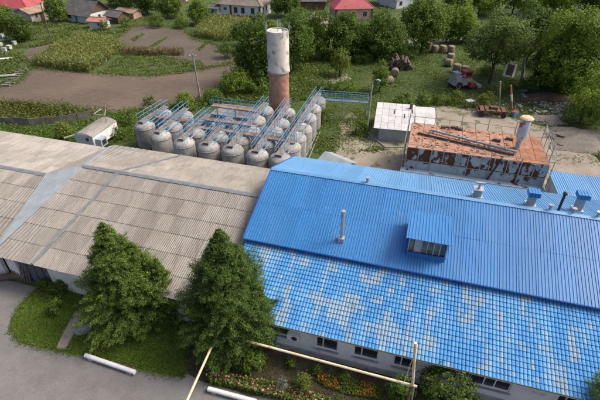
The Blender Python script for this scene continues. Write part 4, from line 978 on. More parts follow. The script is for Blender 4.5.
# rubble: far too many stones to count
r = np.random.default_rng(8); mb = MB()
for i in range(420):
    x, y = (r.normal(556,13), r.normal(108,5.5)) if i % 4 else (r.normal(530,16), r.normal(100,8))
    p = gp(x, max(86, y)); s = abs(r.normal(.13,.1))+.07; rt = Matrix.Rotation(r.uniform(0,6),3,'Z') @ Matrix.Rotation(r.uniform(-.6,.6),3,'X')
    mb.box(p+Vector((0,0,s*.3)), (s*r.uniform(.8,2), s, s*.7), rt)
tag(mb.build('rubble', m_stone), 'pale broken stone rubble at the edge of the trees', 'rubble', kind='stuff')
def mound(name, c, rx, ry, h_, m, seed, label=None, cat=None, kind='structure'):
    r = np.random.default_rng(seed); n = 34; vs = []; fs = []
    for j in range(12):
        for i in range(n):
            a_ = 2*PI*i/n; q = 1-j/12
            k_ = 1+.18*math.sin(3*a_+seed)+.1*math.sin(7*a_+1)+.05*r.normal(); vs.append((c.x+rx*q*k_*math.cos(a_), c.y+ry*q*k_*math.sin(a_), h_*(1-q**1.6)+r.normal()*h_*.03*(j > 0)-.02))
    vs.append((c.x,c.y,h_))
    for j in range(11):
        for i in range(n): fs.append((j*n+i, j*n+(i+1)%n, (j+1)*n+(i+1)%n, (j+1)*n+i))
    for i in range(n): fs.append((11*n+i, 11*n+(i+1)%n, 12*n))
    return tag(MB().add(vs, fs).build(name, m, smooth=True), label, cat, kind=kind)
mound('gravel_mound', gp(585,141), 5.5, 3.4, 1.3, m_gravel, 2); mound('earth_mound', gp(549,98), 4.2, 2.6, .9, M('brown_earth', (.13,.08,.05), (.09,.06,.04), .8, .95, bump=.6), 4); mound('gravel_mound', gp(548,120), 3.0, 1.8, .6, m_gravel, 6)

# ================================================================== FOREGROUND THINGS
def barrier(a, b, label):
    p, q = gp(*a, .35), gp(*b, .35); d = q-p; o = empty('barrier_pipe', (p.x,p.y,0), math.atan2(d.y,d.x), label, 'barrier'); L = d.length
    MB().tube([(0,0,.26),(L,0,.26)], .15, 14).build('pipe', m_wpaint, o, smooth=True)
    for x in (.4, L-.4): MB().box((x,0,.08),(.3,.34,.17)).build('foot', m_conc, o)
barrier((85,354.5),(134.5,371.5), 'white pipe barrier along the grass edge at lower left'); barrier((208,388),(256,401), 'white pipe barrier beside the flower hedge')
mh = gp(83.5,329); tag(MB().lathe([(.62,0),(.62,.09),(.5,.1),(.05,.1)], 22).build('manhole_cover', m_conc, None, mh), 'round concrete manhole cover on the lawn', 'manhole')
# pallets by the gate
pl = empty('pallet', gp(22,281), BA+.1, 'brown slatted pallet propped by the warehouse gate', 'pallet')
rx_ = Matrix.Rotation(R_(-14),3,'X')
for i in range(7): MB().box(rx_@Vector((-.75+i*.25,0,.7)),(.13,.03,1.4),rx_).build('slat', m_wood, pl)
for z_ in (.15,.7,1.25): MB().box(rx_@Vector((0,.07,z_)),(1.64,.09,.1),rx_).build('rail', m_wood, pl)
lg = gp(9,281)
tag(MB().tube([lg+Vector((-1.2,0,.28)), lg+Vector((1.2,.5,.28))], .28, 10, .24).build('log', m_log), 'thick mossy log lying left of the pallet', 'log')
# yellow gas pipe on its posts
zp = 2.9
A_ = gp(250,342,zp); Bq = gp(412.5,385.5,zp); dirp = (Bq-A_).normalized(); St = A_-dirp*2.6; corner_ = St
Fa = gp(211,348,zp); Fb = gp(180,416,zp)
gpz = empty('gas_pipe', (St.x, St.y, 0), 0, 'pale yellow overhead gas pipe bending around the spruce', 'pipe'); of = Vector((-St.x,-St.y,0))
e_ = (Fb-Fa).normalized(); Fs = Fa-e_*1.3
MB().tube([Fb+of+e_*5, Fs+of], .075, 10).build('pipe', m_pipe, gpz, smooth=True)
MB().tube([Fs+of, St+of, Bq+of+dirp*.25], .075, 10).build('pipe', m_pipe, gpz, smooth=True)
MB().tube([Vector((Bq.x,Bq.y,zp))+of, up(Bq,415.5,343)+of], .08, 10).build('riser', m_pipe, gpz, smooth=True)
MB().tube([up(Bq,415,352)+of, (Bq+of)+Vector((-.45,.2,-.3))], .02, 5).build('stay_wire', m_pipe, gpz)
for q in (Vector((Bq.x-.06,Bq.y,0)), Vector((Fs.x,Fs.y,0))): MB().tube([q+of, Vector((q.x,q.y,zp))+of], .07, 8).build('support_post', m_polec if q.x < 0 else m_rust, gpz)
MB().tube([Vector((Bq.x+.28,Bq.y+.05,0))+of, Vector((Bq.x+.1,Bq.y,zp-.1))+of], .05, 8).build('support_post', m_zinc, gpz)

# ================================================================== VEGETATION
def leaves(P, N, size, cols, rr, aspect=.5, wig=.7, along=None):
    """leaf diamonds at P facing roughly N; returns V, Q, col"""
    n = len(P); N = N+rr.normal(0, wig, (n,3)); N /= np.linalg.norm(N, axis=1)[:,None]+1e-9
    T = rr.normal(0, 1, (n,3)) if along is None else along+rr.normal(0, .35, (n,3))
    T -= (T*N).sum(1)[:,None]*N; T /= np.linalg.norm(T, axis=1)[:,None]+1e-9; B = np.cross(N, T)
    s = (size*rr.uniform(.6, 1.35, n))[:,None]
    a = P-T*s*.5; c = P+T*s*.5; b = P+B*s*aspect*.5+N*s*.1; d = P-B*s*aspect*.5+N*s*.1
    V = np.stack([a,b,c,d], 1).reshape(-1,3); Q = np.arange(4*n).reshape(-1,4)
    return V, Q, cols
def pick(rr, n, pal, var=.22):
    pal = np.array(pal); c = pal[rr.integers(0, len(pal), n)]; return c*(1+rr.uniform(-var, var, (n,1)))
PAL_MID = [(.085,.148,.02),(.12,.19,.025),(.16,.23,.034)]
PAL_DARK = [(.062,.118,.018),(.088,.15,.022),(.115,.185,.03)]
PAL_BRIGHT = [(.125,.205,.022),(.17,.255,.03),(.22,.30,.04)]
PAL_YEL = [(.16,.20,.03),(.21,.24,.04),(.12,.165,.025)]
PAL_OLIVE = [(.09,.14,.03),(.12,.17,.038),(.15,.20,.05)]
def tree(name, label, base, top, halfw, pal, seed, nl=None, leaf=.42, cat='tree', group='broadleaf trees behind the factory', low=.06, trunk_r=None, squash=1.0, lob=9, bpos=None, hh=None):
    """base: ground pixel, top: pixel of the crown's top, halfw: half the crown's width in pixels"""
    rr = np.random.default_rng(seed); b = gp(*base) if bpos is None else bpos; h_ = up(b, *top).z if hh is None else hh
    px_m = (b-OC).dot(AW)/F; Rw = halfw*px_m*squash*1.1
    o = empty(name, b, rr.uniform(0, 6), label, cat, group)
    zc = h_*(low+1)/2; rz = h_*(1-low)/2
    # uneven crown: a core and side lobes
    L = [((0,0,zc*.98), (Rw*.72, Rw*.72, rz*.9))]
    for i in range(lob):
        a_ = 2*PI*i/lob+rr.uniform(-.4,.4); q = rr.uniform(.40,.62)*Rw; zz = zc+rz*rr.uniform(-.62,.52); f = 1-.35*max(0,(zz-zc)/rz)
        s = rr.uniform(.36,.54); L.append(((q*f*math.cos(a_), q*f*math.sin(a_), zz), (Rw*s, Rw*s, min(rz*s*1.1, Rw*s*1.2))))
    L.append(((rr.uniform(-.2,.2)*Rw, rr.uniform(-.2,.2)*Rw, h_-rz*.34), (Rw*.4, Rw*.4, rz*.36)))
    area = 4*PI*Rw*rz
    leaf = leaf*.68; n = nl or int(min(27000, max(900, area*34*(.42/leaf)**2)))
    wts = np.array([x[1][0]*x[1][2] for x in L]); wts /= wts.sum()
    ncl = max(40, n//22); li = rr.choice(len(L), ncl, p=wts)
    D = rr.normal(0,1,(ncl,3)); D /= np.linalg.norm(D,axis=1)[:,None]
    rad = rr.uniform(.68,1.04,ncl)[:,None]
    cc = np.array([L[i][0] for i in li]); cr = np.array([L[i][1] for i in li]); CP = cc+D*cr*rad
    k = rr.integers(0, ncl, n); sg = leaf*rr.uniform(.7,1.3,n)
    P = CP[k]+rr.normal(0,1,(n,3))*sg[:,None]*.85; P[:,2] = np.maximum(P[:,2], .1)
    N = D[k]*.8+np.array([0,0,.45])
    tone = rr.uniform(.75,1.25,ncl)[k][:,None]*rr.uniform(.85,1.2)
    V, Q, cl = leaves(P, N, np.full(n, leaf), pick(rr, n, pal)*tone, rr, .62, .55)
    link('crown', np_mesh('crown', V, Q, LEAF, cl), o)
    tr_ = trunk_r or max(.07, h_*.022); mb = MB(); mb.tube([(0,0,-.1),(.05*tr_,.0,h_*.25),(rr.uniform(-.1,.1)*Rw,rr.uniform(-.1,.1)*Rw,h_*.72)], tr_, 9, tr_*.3)
    for i in range(5):
        l = L[1+i % (len(L)-2)][0]; mb.tube([(0,0,h_*rr.uniform(.16,.4)), (l[0]*.5,l[1]*.5,l[2]*.75), l], tr_*.45, 6, tr_*.12)
    mb.build('trunk', m_bark, o); return o
def bush(name, label, base, top, halfw, pal, seed, leaf=.28, cat='bush', group='bushes', n=None, bpos=None, hh=None):
    rr = np.random.default_rng(seed); b = gp(*base) if bpos is None else bpos; h_ = up(b, *top).z if hh is None else hh; Rw = halfw*((b-OC).dot(AW)/F)
    o = empty(name, b, rr.uniform(0,6), label, cat, group)
    n = n or int(min(7000, max(350, 2*PI*Rw*h_*36*(.28/leaf)**2))); ncl = max(14, n//20)
    D = rr.normal(0,1,(ncl,3)); D[:,2] = np.abs(D[:,2])*1.0-.25; D /= np.linalg.norm(D,axis=1)[:,None]
    CP = D*np.array([Rw,Rw,h_*.62])*rr.uniform(.55,.98,ncl)[:,None]+np.array([0,0,h_*.36]); k = rr.integers(0,ncl,n)
    P = CP[k]+rr.normal(0,1,(n,3))*leaf*.8; P[:,2] = np.maximum(P[:,2],.04)
    V, Q, cl = leaves(P, D[k]*.8+np.array([0,0,.5]), np.full(n,leaf), pick(rr,n,pal)*rr.uniform(.8,1.2,ncl)[k][:,None], rr, .6, .55)
    link('foliage', np_mesh('foliage', V, Q, LEAF, cl), o)
    mb = MB()
    for i in range(4): mb.tube([(0,0,-.03), (rr.uniform(-.5,.5)*Rw, rr.uniform(-.5,.5)*Rw, h_*.7)], max(.02,h_*.02), 5, .008)
    mb.build('stem', m_bark, o); return o
# ---- the two foreground conifers
def conifer(label, base, axes, seed, pal, tips=.5, lf=.2):
    """axes: leaders of the tree as (foot pixel, tip pixel, radius, branches, shape)"""
    rr = np.random.default_rng(seed); b = gp(*base); o = empty('conifer_tree', b, 0, label, 'tree', 'tall conifers in front of the factory')
    VV, QQ, CC = [], [], []; mb = MB(); base_v = 0
    for (fp, tp_, Rmax, nbr, shape) in axes:
        f = gp(*fp); h_ = up(f, *tp_).z; off = np.array(f-b); lean = np.array([0,0,0.])
        z = rr.uniform(.04, .99, nbr); nl_ = max(4, int(h_/.42)); z = np.clip((np.round(z*nl_)+rr.normal(0,.2,nbr))/nl_, .03, .995); az = rr.uniform(0, 2*PI, nbr)
        prof = np.array([shape(t) for t in z])*Rmax
        # boughs: groups of branches reach further out, with hollows between
        lump = 1+.15*np.sin(az*3+z*11+seed)+.13*np.sin(az*5-z*23+1)+.12*np.sin(az*2+z*41)+rr.normal(0,.15,nbr)
        rad = np.maximum(.10, prof*lump)
        for i in range(nbr):
            r_, zz = rad[i], z[i]*h_; el = .10+.55*z[i]+rr.normal(0,.14)
            dv = np.array([math.cos(az[i]), math.sin(az[i]), 0]); tip = dv*r_+np.array([0,0,zz+r_*math.tan(min(.95,el))*.5])
            root_ = np.array([0,0,zz-.05]); m_ = int(26+r_*54)
            t_ = np.clip(1-np.abs(rr.normal(0,.30,m_)), .15, 1.05)
            P = root_+(tip-root_)*t_[:,None]; wd = (.05+.34*(1.08-t_)**.7*min(1, r_))
            P = P+rr.normal(0,1,(m_,3))*wd[:,None]*np.array([1,1,.6])*.6
            al = np.tile(tip-root_, (m_,1)); al /= np.linalg.norm(al,axis=1)[:,None]; al = al+rr.normal(0,.42,(m_,3))+np.array([0,0,.3])
            N = np.tile(dv*.5+np.array([0,0,.75]), (m_,1))
            c = pick(rr, m_, pal, .28); new = (rr.random(m_) < .55*tips) & (t_ > .8)
            c[new] = c[new]*1.5+np.array([.02,.022,0]); c *= rr.uniform(.72,1.25)  # outer tips coloured lighter: bright green sprays plus light falling on them
            V, Q, cl = leaves(P+off, N, np.full(m_, lf), c, rr, .24, .65, al)
            V[:,2] = np.maximum(V[:,2], .12)
            V = V.reshape(-1,4,3)[:, 1:].reshape(-1,3); Q = np.arange(len(V)).reshape(-1,3)
            VV.append(V); QQ.append(Q+base_v); CC.append(cl); base_v += len(V)
            if i % 5 == 0: mb.tube([root_+off, root_*.4+tip*.6+off+np.array([0,0,-.03])], .025, 4, .008)
        mb.tube([off+np.array([0,0,-.1]), off+np.array([0,0,h_*.5]), off+np.array([0,0,h_*.97])], .05+h_*.012, 9, .02)
    link('crown', np_mesh('crown', np.concatenate(VV), np.concatenate(QQ), LEAF, np.concatenate(CC)), o)
    mb.build('trunk', m_bark, o); return o
def sh1(t): return (.55+t*3.2 if t < .14 else (1-(t-.14)/.87)**.92)
def sh2(t): return (.62+t*1.7 if t < .22 else max(0, 1-((t-.22)/.79)**1.2)**1.0)
PC = [(.055,.105,.02),(.08,.14,.025),(.11,.175,.032),(.145,.205,.04)]
conifer('loose conical conifer on the lawn, left of the pair', (141,317), [((133,317),(105,224),2.8,1500,sh1), ((152,316),(140,244),2.2,800,sh1), ((117,317),(100,268),1.1,350,sh1), ((170,316),(164,260),1.35,350,sh1)], 11, PC, 1.0)
conifer('dense egg shaped conifer beside the blue roof, right of the pair', (238,340), [((234,341),(210,231),2.8,2300,sh2), ((264,338),(266,292),1.2,420,sh2), ((207,344),(198,304),1.0,300,sh2)], 12, [(.042,.085,.016),(.064,.115,.022),(.092,.15,.03)], .9)

# ---- trees behind
T = [ # label, base, top, halfw, palette, leaf
 ('broad dark tree left of the tower', (262,84), (258,14), 24, PAL_DARK, .5),
 ('dark tree directly behind the tower', (292,70), (290,8), 20, PAL_DARK, .5),
 ('tree right of the tower in front of the pink walled shed', (313,58), (311,10), 18, PAL_MID, .45),
 ('tree in front of the red roofed house, left one', (345,58), (343,12), 20, PAL_DARK, .5),
 ('tree in front of the red roofed house, right one', (380,58), (377,8), 24, PAL_DARK, .5),
 ('tall tree right of the pale barn roof', (421,52), (423,-6), 24, PAL_MID, .5),
 ('wide olive green tree above the combine harvester', (489,84), (487,14), 30, PAL_OLIVE, .48),
 ('dark tree between the olive tree and the bright tree', (522,76), (521,8), 20, PAL_DARK, .5),
 ('tall bright green tree at right', (560,96), (566,6), 34, PAL_BRIGHT, .5),
 ('tree at the right edge with greyish leaves', (604,86), (598,12), 24, PAL_OLIVE, .5),
 ('dark tree in the shade behind the rubble', (546,88), (540,40), 20, PAL_DARK, .45),
 ('green tree behind the path at the top right', (452,30), (449,-14), 16, PAL_MID, .55),
 ('bright green tree at the top edge above the olive tree', (478,16), (480,-26), 20, PAL_BRIGHT, .6),
 ('dark tree at the top edge above the dark pair', (512,14), (514,-30), 20, PAL_DARK, .6),
 ('bright tree at the top edge near the right corner', (552,12), (553,-28), 22, PAL_BRIGHT, .6),
 ('tree in the top right corner', (592,14), (592,-26), 20, PAL_MID, .6),
 ('bush-like tree at the left edge below the red house', (3,33), (2,4), 13, PAL_MID, .45),
 ('dark round tree in the weeds beside the beehives', (22,42), (21,15), 12, PAL_DARK, .4),
 ('tree between the red house and the dark cottage', (60,22), (62,-8), 10, PAL_MID, .45),
 ('dark tree at the top edge behind the sheds', (122,6), (122,-26), 15, PAL_DARK, .5),
 ('dark tree at the top edge left of the lone pole', (148,14), (148,-20), 15, PAL_DARK, .5),
 ('green tree at the top edge behind the garden', (170,18), (170,-8), 12, PAL_MID, .5),
 ('round green tree left of the whitewashed house', (200,24), (199,-1), 11, PAL_MID, .42),
 ('tree behind the whitewashed house', (285,16), (282,-18), 14, PAL_DARK, .5),
 ('tree at the top edge behind the red roofed house', (388,4), (388,-32), 16, PAL_DARK, .55),
 ('dark tree at the top edge left of the red roof', (322,6), (320,-24), 13, PAL_DARK, .55),
 ('tree behind the framed panel, between the dark and bright trees', (540,66), (540,22), 16, PAL_MID, .45),
 ('low tree at the right edge behind the big bushes', (580,90), (578,48), 20, PAL_MID, .45),
 ('green tree behind the olive tree, left side', (462,42), (463,8), 14, PAL_BRIGHT, .45),
 ('small tree between the red roofed house trees', (362,52), (362,26), 12, PAL_MID, .42),
 ('tree left of the tower above the corn', (244,46), (243,20), 12, PAL_DARK, .42),
 ('slim green tree right of the tall barn tree', (446,42), (448,6), 12, PAL_MID, .42)]
for i, (lab, ba, to, hw_, pal, lf) in enumerate(T): tree('tree', lab, ba, to, hw_, pal, 100+i, leaf=lf, low=.32 if ('harvester' in lab or 'between the olive' in lab or 'framed panel' in lab) else .06)
# the wooded ground beyond the frame goes on
rr0 = np.random.default_rng(77)
far = MB()
Vs, Qs, Cs = [], [], []; nb = 0
for i in range(70):
    x = rr0.uniform(-190,190); y = rr0.uniform(150,330); hh_ = rr0.uniform(6,12); Rw = hh_*.42; n = 420
    D = rr0.normal(0,1,(n,3)); D /= np.linalg.norm(D,axis=1)[:,None]; P = D*np.array([Rw,Rw,hh_*.5])*rr0.uniform(.7,1.05,n)[:,None]+np.array([x,y,hh_*.52])
    V, Q, cl = leaves(P, D+np.array([0,0,.3]), np.full(n,1.1), pick(rr0,n,PAL_MID), rr0, .7, .5); Vs.append(V); Qs.append(Q+nb); Cs.append(cl); nb += len(V)
tag(link('distant_wood', np_mesh('distant_wood', np.concatenate(Vs), np.concatenate(Qs), LEAF, np.concatenate(Cs))), 'distant belt of trees beyond the village', 'wood', kind='stuff')
Bs = [ # label, base, top, halfw, pal
 ('yellow green upright bush in front of the middle trees', (340,76), (341,46), 10, PAL_YEL),
 ('tall green shrub beside the nearer hay bale', (379,92), (384,58), 8, PAL_MID),
 ('low shrub left of the tall green shrub, behind the pipe bridge', (345,93), (345,80), 14, PAL_MID),
 ('low shrub behind the left end of the pipe bridge', (326,92), (326,81), 9, PAL_OLIVE),
 ('green bush beside the rightmost tanks', (322,122), (322,108), 8, PAL_MID),
 ('green bush at the foot of the lamp post', (361,134), (361,118), 7, PAL_MID),
 ('yellowish bush at the near side of the harvester', (455,103), (453,91), 8, PAL_YEL),
 ('bright bush between harvester and rusty trailer', (484,108), (481,92), 9, PAL_YEL),
 ('low dark bush left of the yellowish bush', (441,104), (440,94), 10, PAL_MID),
 ('green bush behind the shed roof, left one', (404,106), (404,92), 11, PAL_MID),
 ('green bush behind the shed roof, right one', (424,103), (424,93), 9, PAL_MID),
 ('large dense bush at the right edge, upper one', (590,116), (588,64), 27, PAL_BRIGHT),
 ('large dense bush at the right edge, lower one', (604,134), (606,84), 25, PAL_BRIGHT),
 ('green bush between site trailer and leftmost tanks, upper one', (128,124), (127,109), 9, PAL_MID),
 ('green bush between site trailer and leftmost tanks, lower one', (118,138), (117,126), 9, PAL_MID),
 ('bright bush behind the left tanks, by the utility pole', (186,108), (187,91), 9, PAL_BRIGHT),
 ('bush behind the left tanks, right of the utility pole', (213,102), (213,88), 10, PAL_MID),
 ('tall weed clump in front of the dark tree left of tower', (238,92), (240,66), 17, PAL_BRIGHT),
 ('bush right of the tall weed clump', (258,94), (258,76), 12, PAL_MID),
 ('yellow shrub between fence and site trailer', (66,140), (67,120), 9, PAL_YEL),
 ('scraggy bush left of the settling basin', (150,98+6), (150,96), 6, PAL_OLIVE),
 ('bush below the corn beside the dark tree', (228,58), (229,40), 8, PAL_OLIVE),
 ('bush in front of the pale red roofed shed', (106,31), (107,19), 5, PAL_MID),
 ('bush beside the dark grey shed', (126,27), (126,17), 6, PAL_MID),
 ('hedge bush at the top of the garden, left one', (158,27), (158,15), 9, PAL_MID),
 ('hedge bush at the top of the garden, right one', (182,28), (182,17), 8, PAL_MID),
 ('dark round bush in the foreground bed below the gas pipe', (398,402), (399,378), 13, PAL_DARK),
 ('large round bush against the front wall', (444,402), (446,369), 30, PAL_DARK),
 ('large round bush in the lower right corner', (588,430), (586,371), 27, PAL_MID),
 ('small clipped bush in the flower bed', (304,389), (304,374), 8, PAL_YEL),
 ('bush under the right conifer', (253,371), (253,352), 12, PAL_MID),
 ('small sprig bush in the flower bed, left one', (291,366), (291,359), 4, PAL_MID),
 ('small sprig bush in the flower bed, middle one', (317,372), (317,366), 4, PAL_MID),
 ('small sprig bush in the flower bed, right one', (344,379), (344,372), 5, PAL_MID),
 ('silvery plant at the end of the flower hedge', (282,390), (282,380), 6, [(.25,.25,.22),(.16,.18,.13)]),
 ('rounded shrub on the lawn by the warehouse wall', (58,312), (57,300), 8, PAL_MID),
 ('shaded undergrowth bush below the bright tree, left', (532,92), (532,74), 14, PAL_DARK),
 ('shaded undergrowth bush below the bright tree, right', (560,94), (560,76), 16, PAL_DARK),
 ('undergrowth bush behind the log pile', (404,58), (404,46), 14, PAL_DARK),
 ('undergrowth bush behind the middle trees, left', (330,60), (330,50), 10, PAL_DARK),
 ('undergrowth bush behind the middle trees, right', (362,62), (362,50), 12, PAL_DARK),
 ('undergrowth bush beside the framed panel', (486,76), (486,64), 8, PAL_MID),
 ('bright bush overhanging the rubble at the right edge', (580,124), (577,86), 19, PAL_BRIGHT),
 ('ivy-like shrub at the warehouse wall', (64,291), (63,278), 6, PAL_MID)]
for i, (lab, ba, to, hw_, pal) in enumerate(Bs):
    near = ba[1] > 280; bush('bush', lab, ba, to, hw_, pal, 300+i, leaf=.13 if near else .24, group='bushes and shrubs')
# ---- masses nobody could count
def inside(poly, X, Y):
    c = np.zeros(len(X), bool); n = len(poly)
    for i in range(n):
        x1, y1 = poly[i]; x2, y2 = poly[(i+1) % n]
        t_ = ((y1 > Y) != (y2 > Y)); c ^= t_ & (X < (x2-x1)*(Y-y1)/(y2-y1+1e-12)+x1)
    return c
def scatter(px, n, seed, clump=None, holes=()):
    rr = np.random.default_rng(seed); w_ = [gp(*p) for p in px]; po = [(p.x, p.y) for p in w_]; A = np.array(po); lo, hi = A.min(0), A.max(0); out = np.zeros((0,2))
    hs_ = [[(gp(*p).x, gp(*p).y) for p in h_] for h_ in holes]
    while len(out) < n:
        Q = rr.uniform(lo, hi, (n*2,2)); k = inside(po, Q[:,0], Q[:,1])
        for h_ in hs_: k &= ~inside(h_, Q[:,0], Q[:,1])
        if clump: 
            f = np.sin(Q[:,0]*clump+1.3*np.sin(Q[:,1]*clump*.7))+np.sin(Q[:,1]*clump*1.3+1.7*np.sin(Q[:,0]*clump*.5)); k &= (f+rr.normal(0,.9,len(Q)) > 0)
        if not k.any(): break
        out = np.concatenate([out, Q[k]])
    return out[:n], rr
def weeds(name, label, px, n, pal, size, h_, seed, cat, clump=None, holes=(), asp=.5, m=None):
    Q, rr = scatter(px, n, seed, clump, holes); n = len(Q)
    hf = (np.sin(Q[:,0]*.9)+np.sin(Q[:,1]*1.1+Q[:,0]*.5))*.25+.6
    P = np.column_stack([Q, rr.uniform(.02, 1, n)**1.3*h_*hf])
    V, F_, c = leaves(P, np.tile([0,0,1.], (n,1)), np.full(n, size), pick(rr, n, pal, .3), rr, asp, .8)
    V[:,2] = np.maximum(V[:,2], .01)
    return tag(link(name, np_mesh(name, V, F_, LEAF, c)), label, cat, kind='stuff')
def stalks(name, label, px, n, pal, h_, seed, cat):
    Q, rr = scatter(px, n, seed); n = len(Q); per = 9
    Pb = np.repeat(Q, per, 0); t_ = rr.uniform(.1,1,n*per); hh = np.repeat(h_*rr.uniform(.8,1.15,n), per)
    P = np.column_stack([Pb+rr.normal(0,.12,(n*per,2)), t_*hh]); al = np.column_stack([rr.normal(0,.6,(n*per,2)), np.ones(n*per)*1.0])
    V, F_, c = leaves(P, rr.normal(0,1,(n*per,3)), np.full(n*per,.55), pick(rr,n*per,pal,.25), rr, .2, .4, al); V[:,2] = np.maximum(V[:,2], .01)
    return tag(link(name, np_mesh(name, V, F_, LEAF, c)), label, cat, kind='stuff')
PAL_CORN = [(.30,.30,.10),(.40,.38,.16),(.17,.23,.05),(.24,.28,.07),(.12,.18,.035)]
stalks('corn', 'rectangular patch of ripe yellow green corn left of the field', [(33,66),(60,50),(84,39.5),(112,43),(123,50),(106,63),(90,73),(60,70)], 3300, PAL_CORN, 1.8, 1, 'corn')
stalks('corn', 'patch of ripe corn in front of the whitewashed house', [(195,37),(200,27),(215,20),(252,24),(243,36),(232,42),(215,41)], 1900, PAL_CORN, 1.8, 2, 'corn')
stalks('dry_corn', 'thin row of dry corn along the garden', [(123,52),(148,52.5),(184,53.5),(184,56),(148,55.5),(123,55)], 260, [(.27,.22,.10),(.21,.17,.07)], 1.3, 3, 'corn')
G1 = [(.085,.155,.022),(.115,.19,.028),(.15,.22,.038)]; G2 = [(.12,.155,.036),(.16,.18,.05),(.20,.19,.07)]
weeds('green_crop', 'low green crop rows on the far part of the ploughed field', [(98,74),(122,55),(150,56),(200,60),(206,67),(190,73),(150,76)], 5200, G1+G2, .3, .3, 4, 'crop', 2.0)
for i, pp in enumerate(([(150,46),(165,37),(168,37.5),(155,47)], [(196,50),(208,41),(212,41.5),(200,51)], [(130,40),(142,33),(145,34),(134,42)], [(213,52),(225,46),(230,47),(218,54)])):
    weeds('crop_row', ['second','third','first','fourth'][i]+' slanting green crop row from the left in the bare garden', pp, 420, G1, .3, .35, 20+i, 'crop')
weeds('pumpkin_crop', 'strip of yellow green leafy crop behind the panel fence', [(-40,121),(-30,104),(0,102.5),(40,105),(80,110),(104,113),(90,116),(64,120),(30,122.5),(0,120.5)], 8500, [(.13,.15,.03),(.20,.18,.035),(.07,.10,.02),(.10,.13,.025)], .36, .7, 5, 'crop')
weeds('grass_strip', 'bright green grass strip between the fence and the hall', [(-40,140),(-40,126),(0,125),(30,127),(64,124),(92,119),(112,114),(150,109),(170,118),(150,135),(112,146),(60,150),(0,140)], 9000, G1, .3, .45, 6, 'grass')
weeds('weeds', 'rank weeds between the far houses and the corn', [(-30,86),(-30,24),(40,22),(66,24),(92,30),(130,27),(118,40),(84,38.5),(58,50),(32,66),(14,83)], 15000, G1+G2+PAL_OLIVE, .42, .6, 7, 'weeds', .8, holes=[[(34,62),(22,55),(28,49),(52,44),(70,44),(48,55)]])
weeds('weeds', 'tall weeds between the field, the tanks and the tower', [(152,109),(204,98),(228,82),(243,66),(250,60),(330,66),(330,100),(318,100),(262,104),(215,104),(196,112),(172,108)], 15000, G1+G1+G2, .36, .75, 8, 'weeds')
weeds('weeds', 'grass and weeds under the trees around hay bales and harvester', [(300,72),(300,40),(430,44),(470,40),(560,60),(600,80),(600,120),(575,132),(540,124),(506,114),(470,106),(430,105),(378,116),(366,118),(352,112),(322,106),(322,96)], 16000, G1+PAL_MID+G2, .36, .4, 9, 'weeds', .6)
weeds('weeds', 'patchy weeds in the yard between tanks and shed', [(312,152),(318,126),(326,104),(366,112),(368,138),(380,146),(388,150),(360,152),(336,160)], 4500, G1+G2, .26, .3, 10, 'weeds', .9)
weeds('weeds', 'green verge along the dirt road at the right', [(556,131),(572,133),(600,146),(640,170),(640,180),(600,159),(575,143)], 1500, G1, .3, .4, 11, 'weeds')
weeds('weeds', 'grass around the houses at the top edge', [(-80,24),(-80,-20),(680,-20),(680,30),(600,40),(450,36),(300,30),(200,26),(130,26)], 14000, G1+PAL_MID+G2, .6, .5, 12, 'weeds', .4)
def margin(name, label, polys, n, pal, size, h_, sd_, seed):
    rr = np.random.default_rng(seed); pts = []
    for po in polys:
        w_ = [gp(*p) for p in po]; L_ = [(w_[i]-w_[(i+1) % len(w_)]).length for i in range(len(w_))]; tot = sum(L_)
        for i, l in enumerate(L_):
            k = int(n*l/tot/len(polys)); a, b = np.array(w_[i])[:2], np.array(w_[(i+1) % len(w_)])[:2]; t_ = rr.random(k)[:,None]; pts.append(a+(b-a)*t_+rr.normal(0, sd_, (k,2))*(.4+1.2*np.abs(np.sin(t_*l*.35+i))))
    Q = np.concatenate(pts); k = len(Q); P = np.column_stack([Q, rr.uniform(.02,1,k)**1.5*h_])
    V, F_, c = leaves(P, np.tile([0,0,1.],(k,1)), np.full(k,size), pick(rr,k,pal,.3), rr, .5, .8); V[:,2] = np.maximum(V[:,2], .03)
    return tag(link(name, np_mesh(name, V, F_, LEAF, c)), label, 'weeds', kind='stuff')
margin('margin_weeds', 'ragged weeds along the edges of the ploughed fields', [[(-60,108),(-20,92),(16,84),(34,68),(92,73),(150,76),(200,70),(236,62),(242,66),(226,82),(204,97),(176,104),(150,108),(112,113),(60,104),(0,102)], [(123,50),(116,38),(131,27),(150,25),(184,29),(196,40),(228,47),(238,62),(200,69),(150,52)]], 9000, G1+G2, .3, .4, .55, 51)
margin('margin_weeds', 'ragged weeds along the edges of the dirt yard and road', [[(334,150),(340,128),(345,116),(352,112),(361,118),(370,132),(378,118),(430,107),(470,108),(506,116),(524,122),(540,126),(566,132),(600,160)]], 3500, G1+G2, .22, .3, .5, 52)
margin('margin_weeds', 'ragged grass along the lawn edge in front', [lawn_px[7:]+lawn_px[:4]], 5200, G1+[(.2,.19,.06)], .10, .14, .12, 53)
weeds('ground_cover', 'thin ground cover over the open grass behind the tanks', [(200,100),(250,60),(300,40),(430,44),(560,60),(600,90),(575,132),(506,114),(430,106),(378,116),(340,112),(318,150),(310,150),(300,110)], 22000, G1+G2, .2, .14, 54, 'grass')
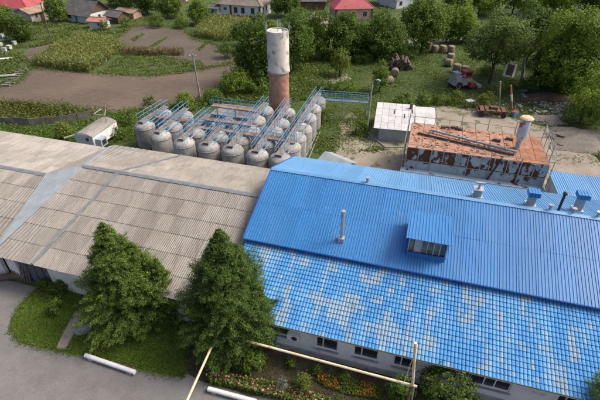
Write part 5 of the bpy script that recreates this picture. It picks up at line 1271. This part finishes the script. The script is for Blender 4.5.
# near lawn blades
def blades(name, label, px, n, pal, h_, seed, holes=(), cat='grass', wd=.035, clump=None):
    Q, rr = scatter(px, n, seed, clump, holes); n = len(Q); a_ = rr.uniform(0,6.28,n); h2_ = h_*rr.uniform(.5,1.4,n)
    b_ = np.column_stack([Q, np.full(n,.02)]); sd_ = np.column_stack([np.cos(a_),np.sin(a_),np.zeros(n)])*wd; ln = np.column_stack([rr.normal(0,.5,(n,2))*h2_[:,None], h2_])
    V = np.stack([b_-sd_, b_+sd_, b_+ln], 1).reshape(-1,3); F_ = np.arange(3*n).reshape(-1,3)
    return tag(link(name, np_mesh(name, V, F_, LEAF, pick(rr,n,pal,.3))), label, cat, kind='stuff')
blades('lawn_grass', 'short grass of the lawn around the left conifer', lawn_px, 42000, [(x*1.5,y*1.5,z*1.3) for x,y,z in G1]+[(.24,.25,.07)], .13, 30, holes=[[(75,312),(83,314),(72,338),(66,350),(56,349),(64,332)], [(79,326),(88,326),(88,332),(79,332)]])
weeds('lawn_weeds', 'leafy weeds along the warehouse wall', [(38,290),(46,283),(92,297),(180,320),(182,330),(90,308),(60,300)], 6500, G1, .18, 1.1, 31, 'weeds', 1.2)
blades('bed_grass', 'thin grass growing in the foreground flower bed', bed_px, 7000, G1+G2, .12, 32, clump=1.0)
hedge_px = [(206,379),(226,378),(262,383),(300,393),(330,402),(330,415),(300,406),(262,397),(232,389),(212,386)]
fh = empty('flower_hedge', gp(255,392), 0, 'low flowering hedge with pink and white blossoms along the bed', 'hedge')
def child_weeds(par, nm, px, n, pal, size, h0, h1_, seed, asp=.6, clump=None):
    Q, rr = scatter(px, n, seed, clump); n = len(Q); P = np.column_stack([Q, rr.uniform(h0, h1_, n)])
    V, F_, c = leaves(P, np.tile([0,0,1.],(n,1)), np.full(n,size), pick(rr,n,pal,.25), rr, asp, .7); V[:,2] = np.maximum(V[:,2],.03)
    V = V-np.array(par.location); return tag(link(nm, np_mesh(nm, V, F_, LEAF, c), par), kind='stuff')
child_weeds(fh, 'foliage', hedge_px, 5200, G1+PAL_MID, .16, .03, .6, 41)
child_weeds(fh, 'blossom', hedge_px, 480, [(.5,.13,.15),(.6,.5,.42),(.45,.2,.18),(.55,.4,.2)], .12, .4, .72, 42, .95)
mg_px = [(318,376),(345,379),(372,386),(384,393),(378,400),(350,396),(326,388),(316,382)]
mg = empty('marigold_bed', gp(350,388), 0, 'orange marigold patch in the flower bed', 'flowers')
child_weeds(mg, 'foliage', mg_px, 1800, G1, .13, .02, .3, 43); child_weeds(mg, 'blossom', mg_px, 260, [(.42,.14,.015),(.34,.10,.015),(.46,.2,.03)], .11, .2, .42, 44, .95, 2.2)
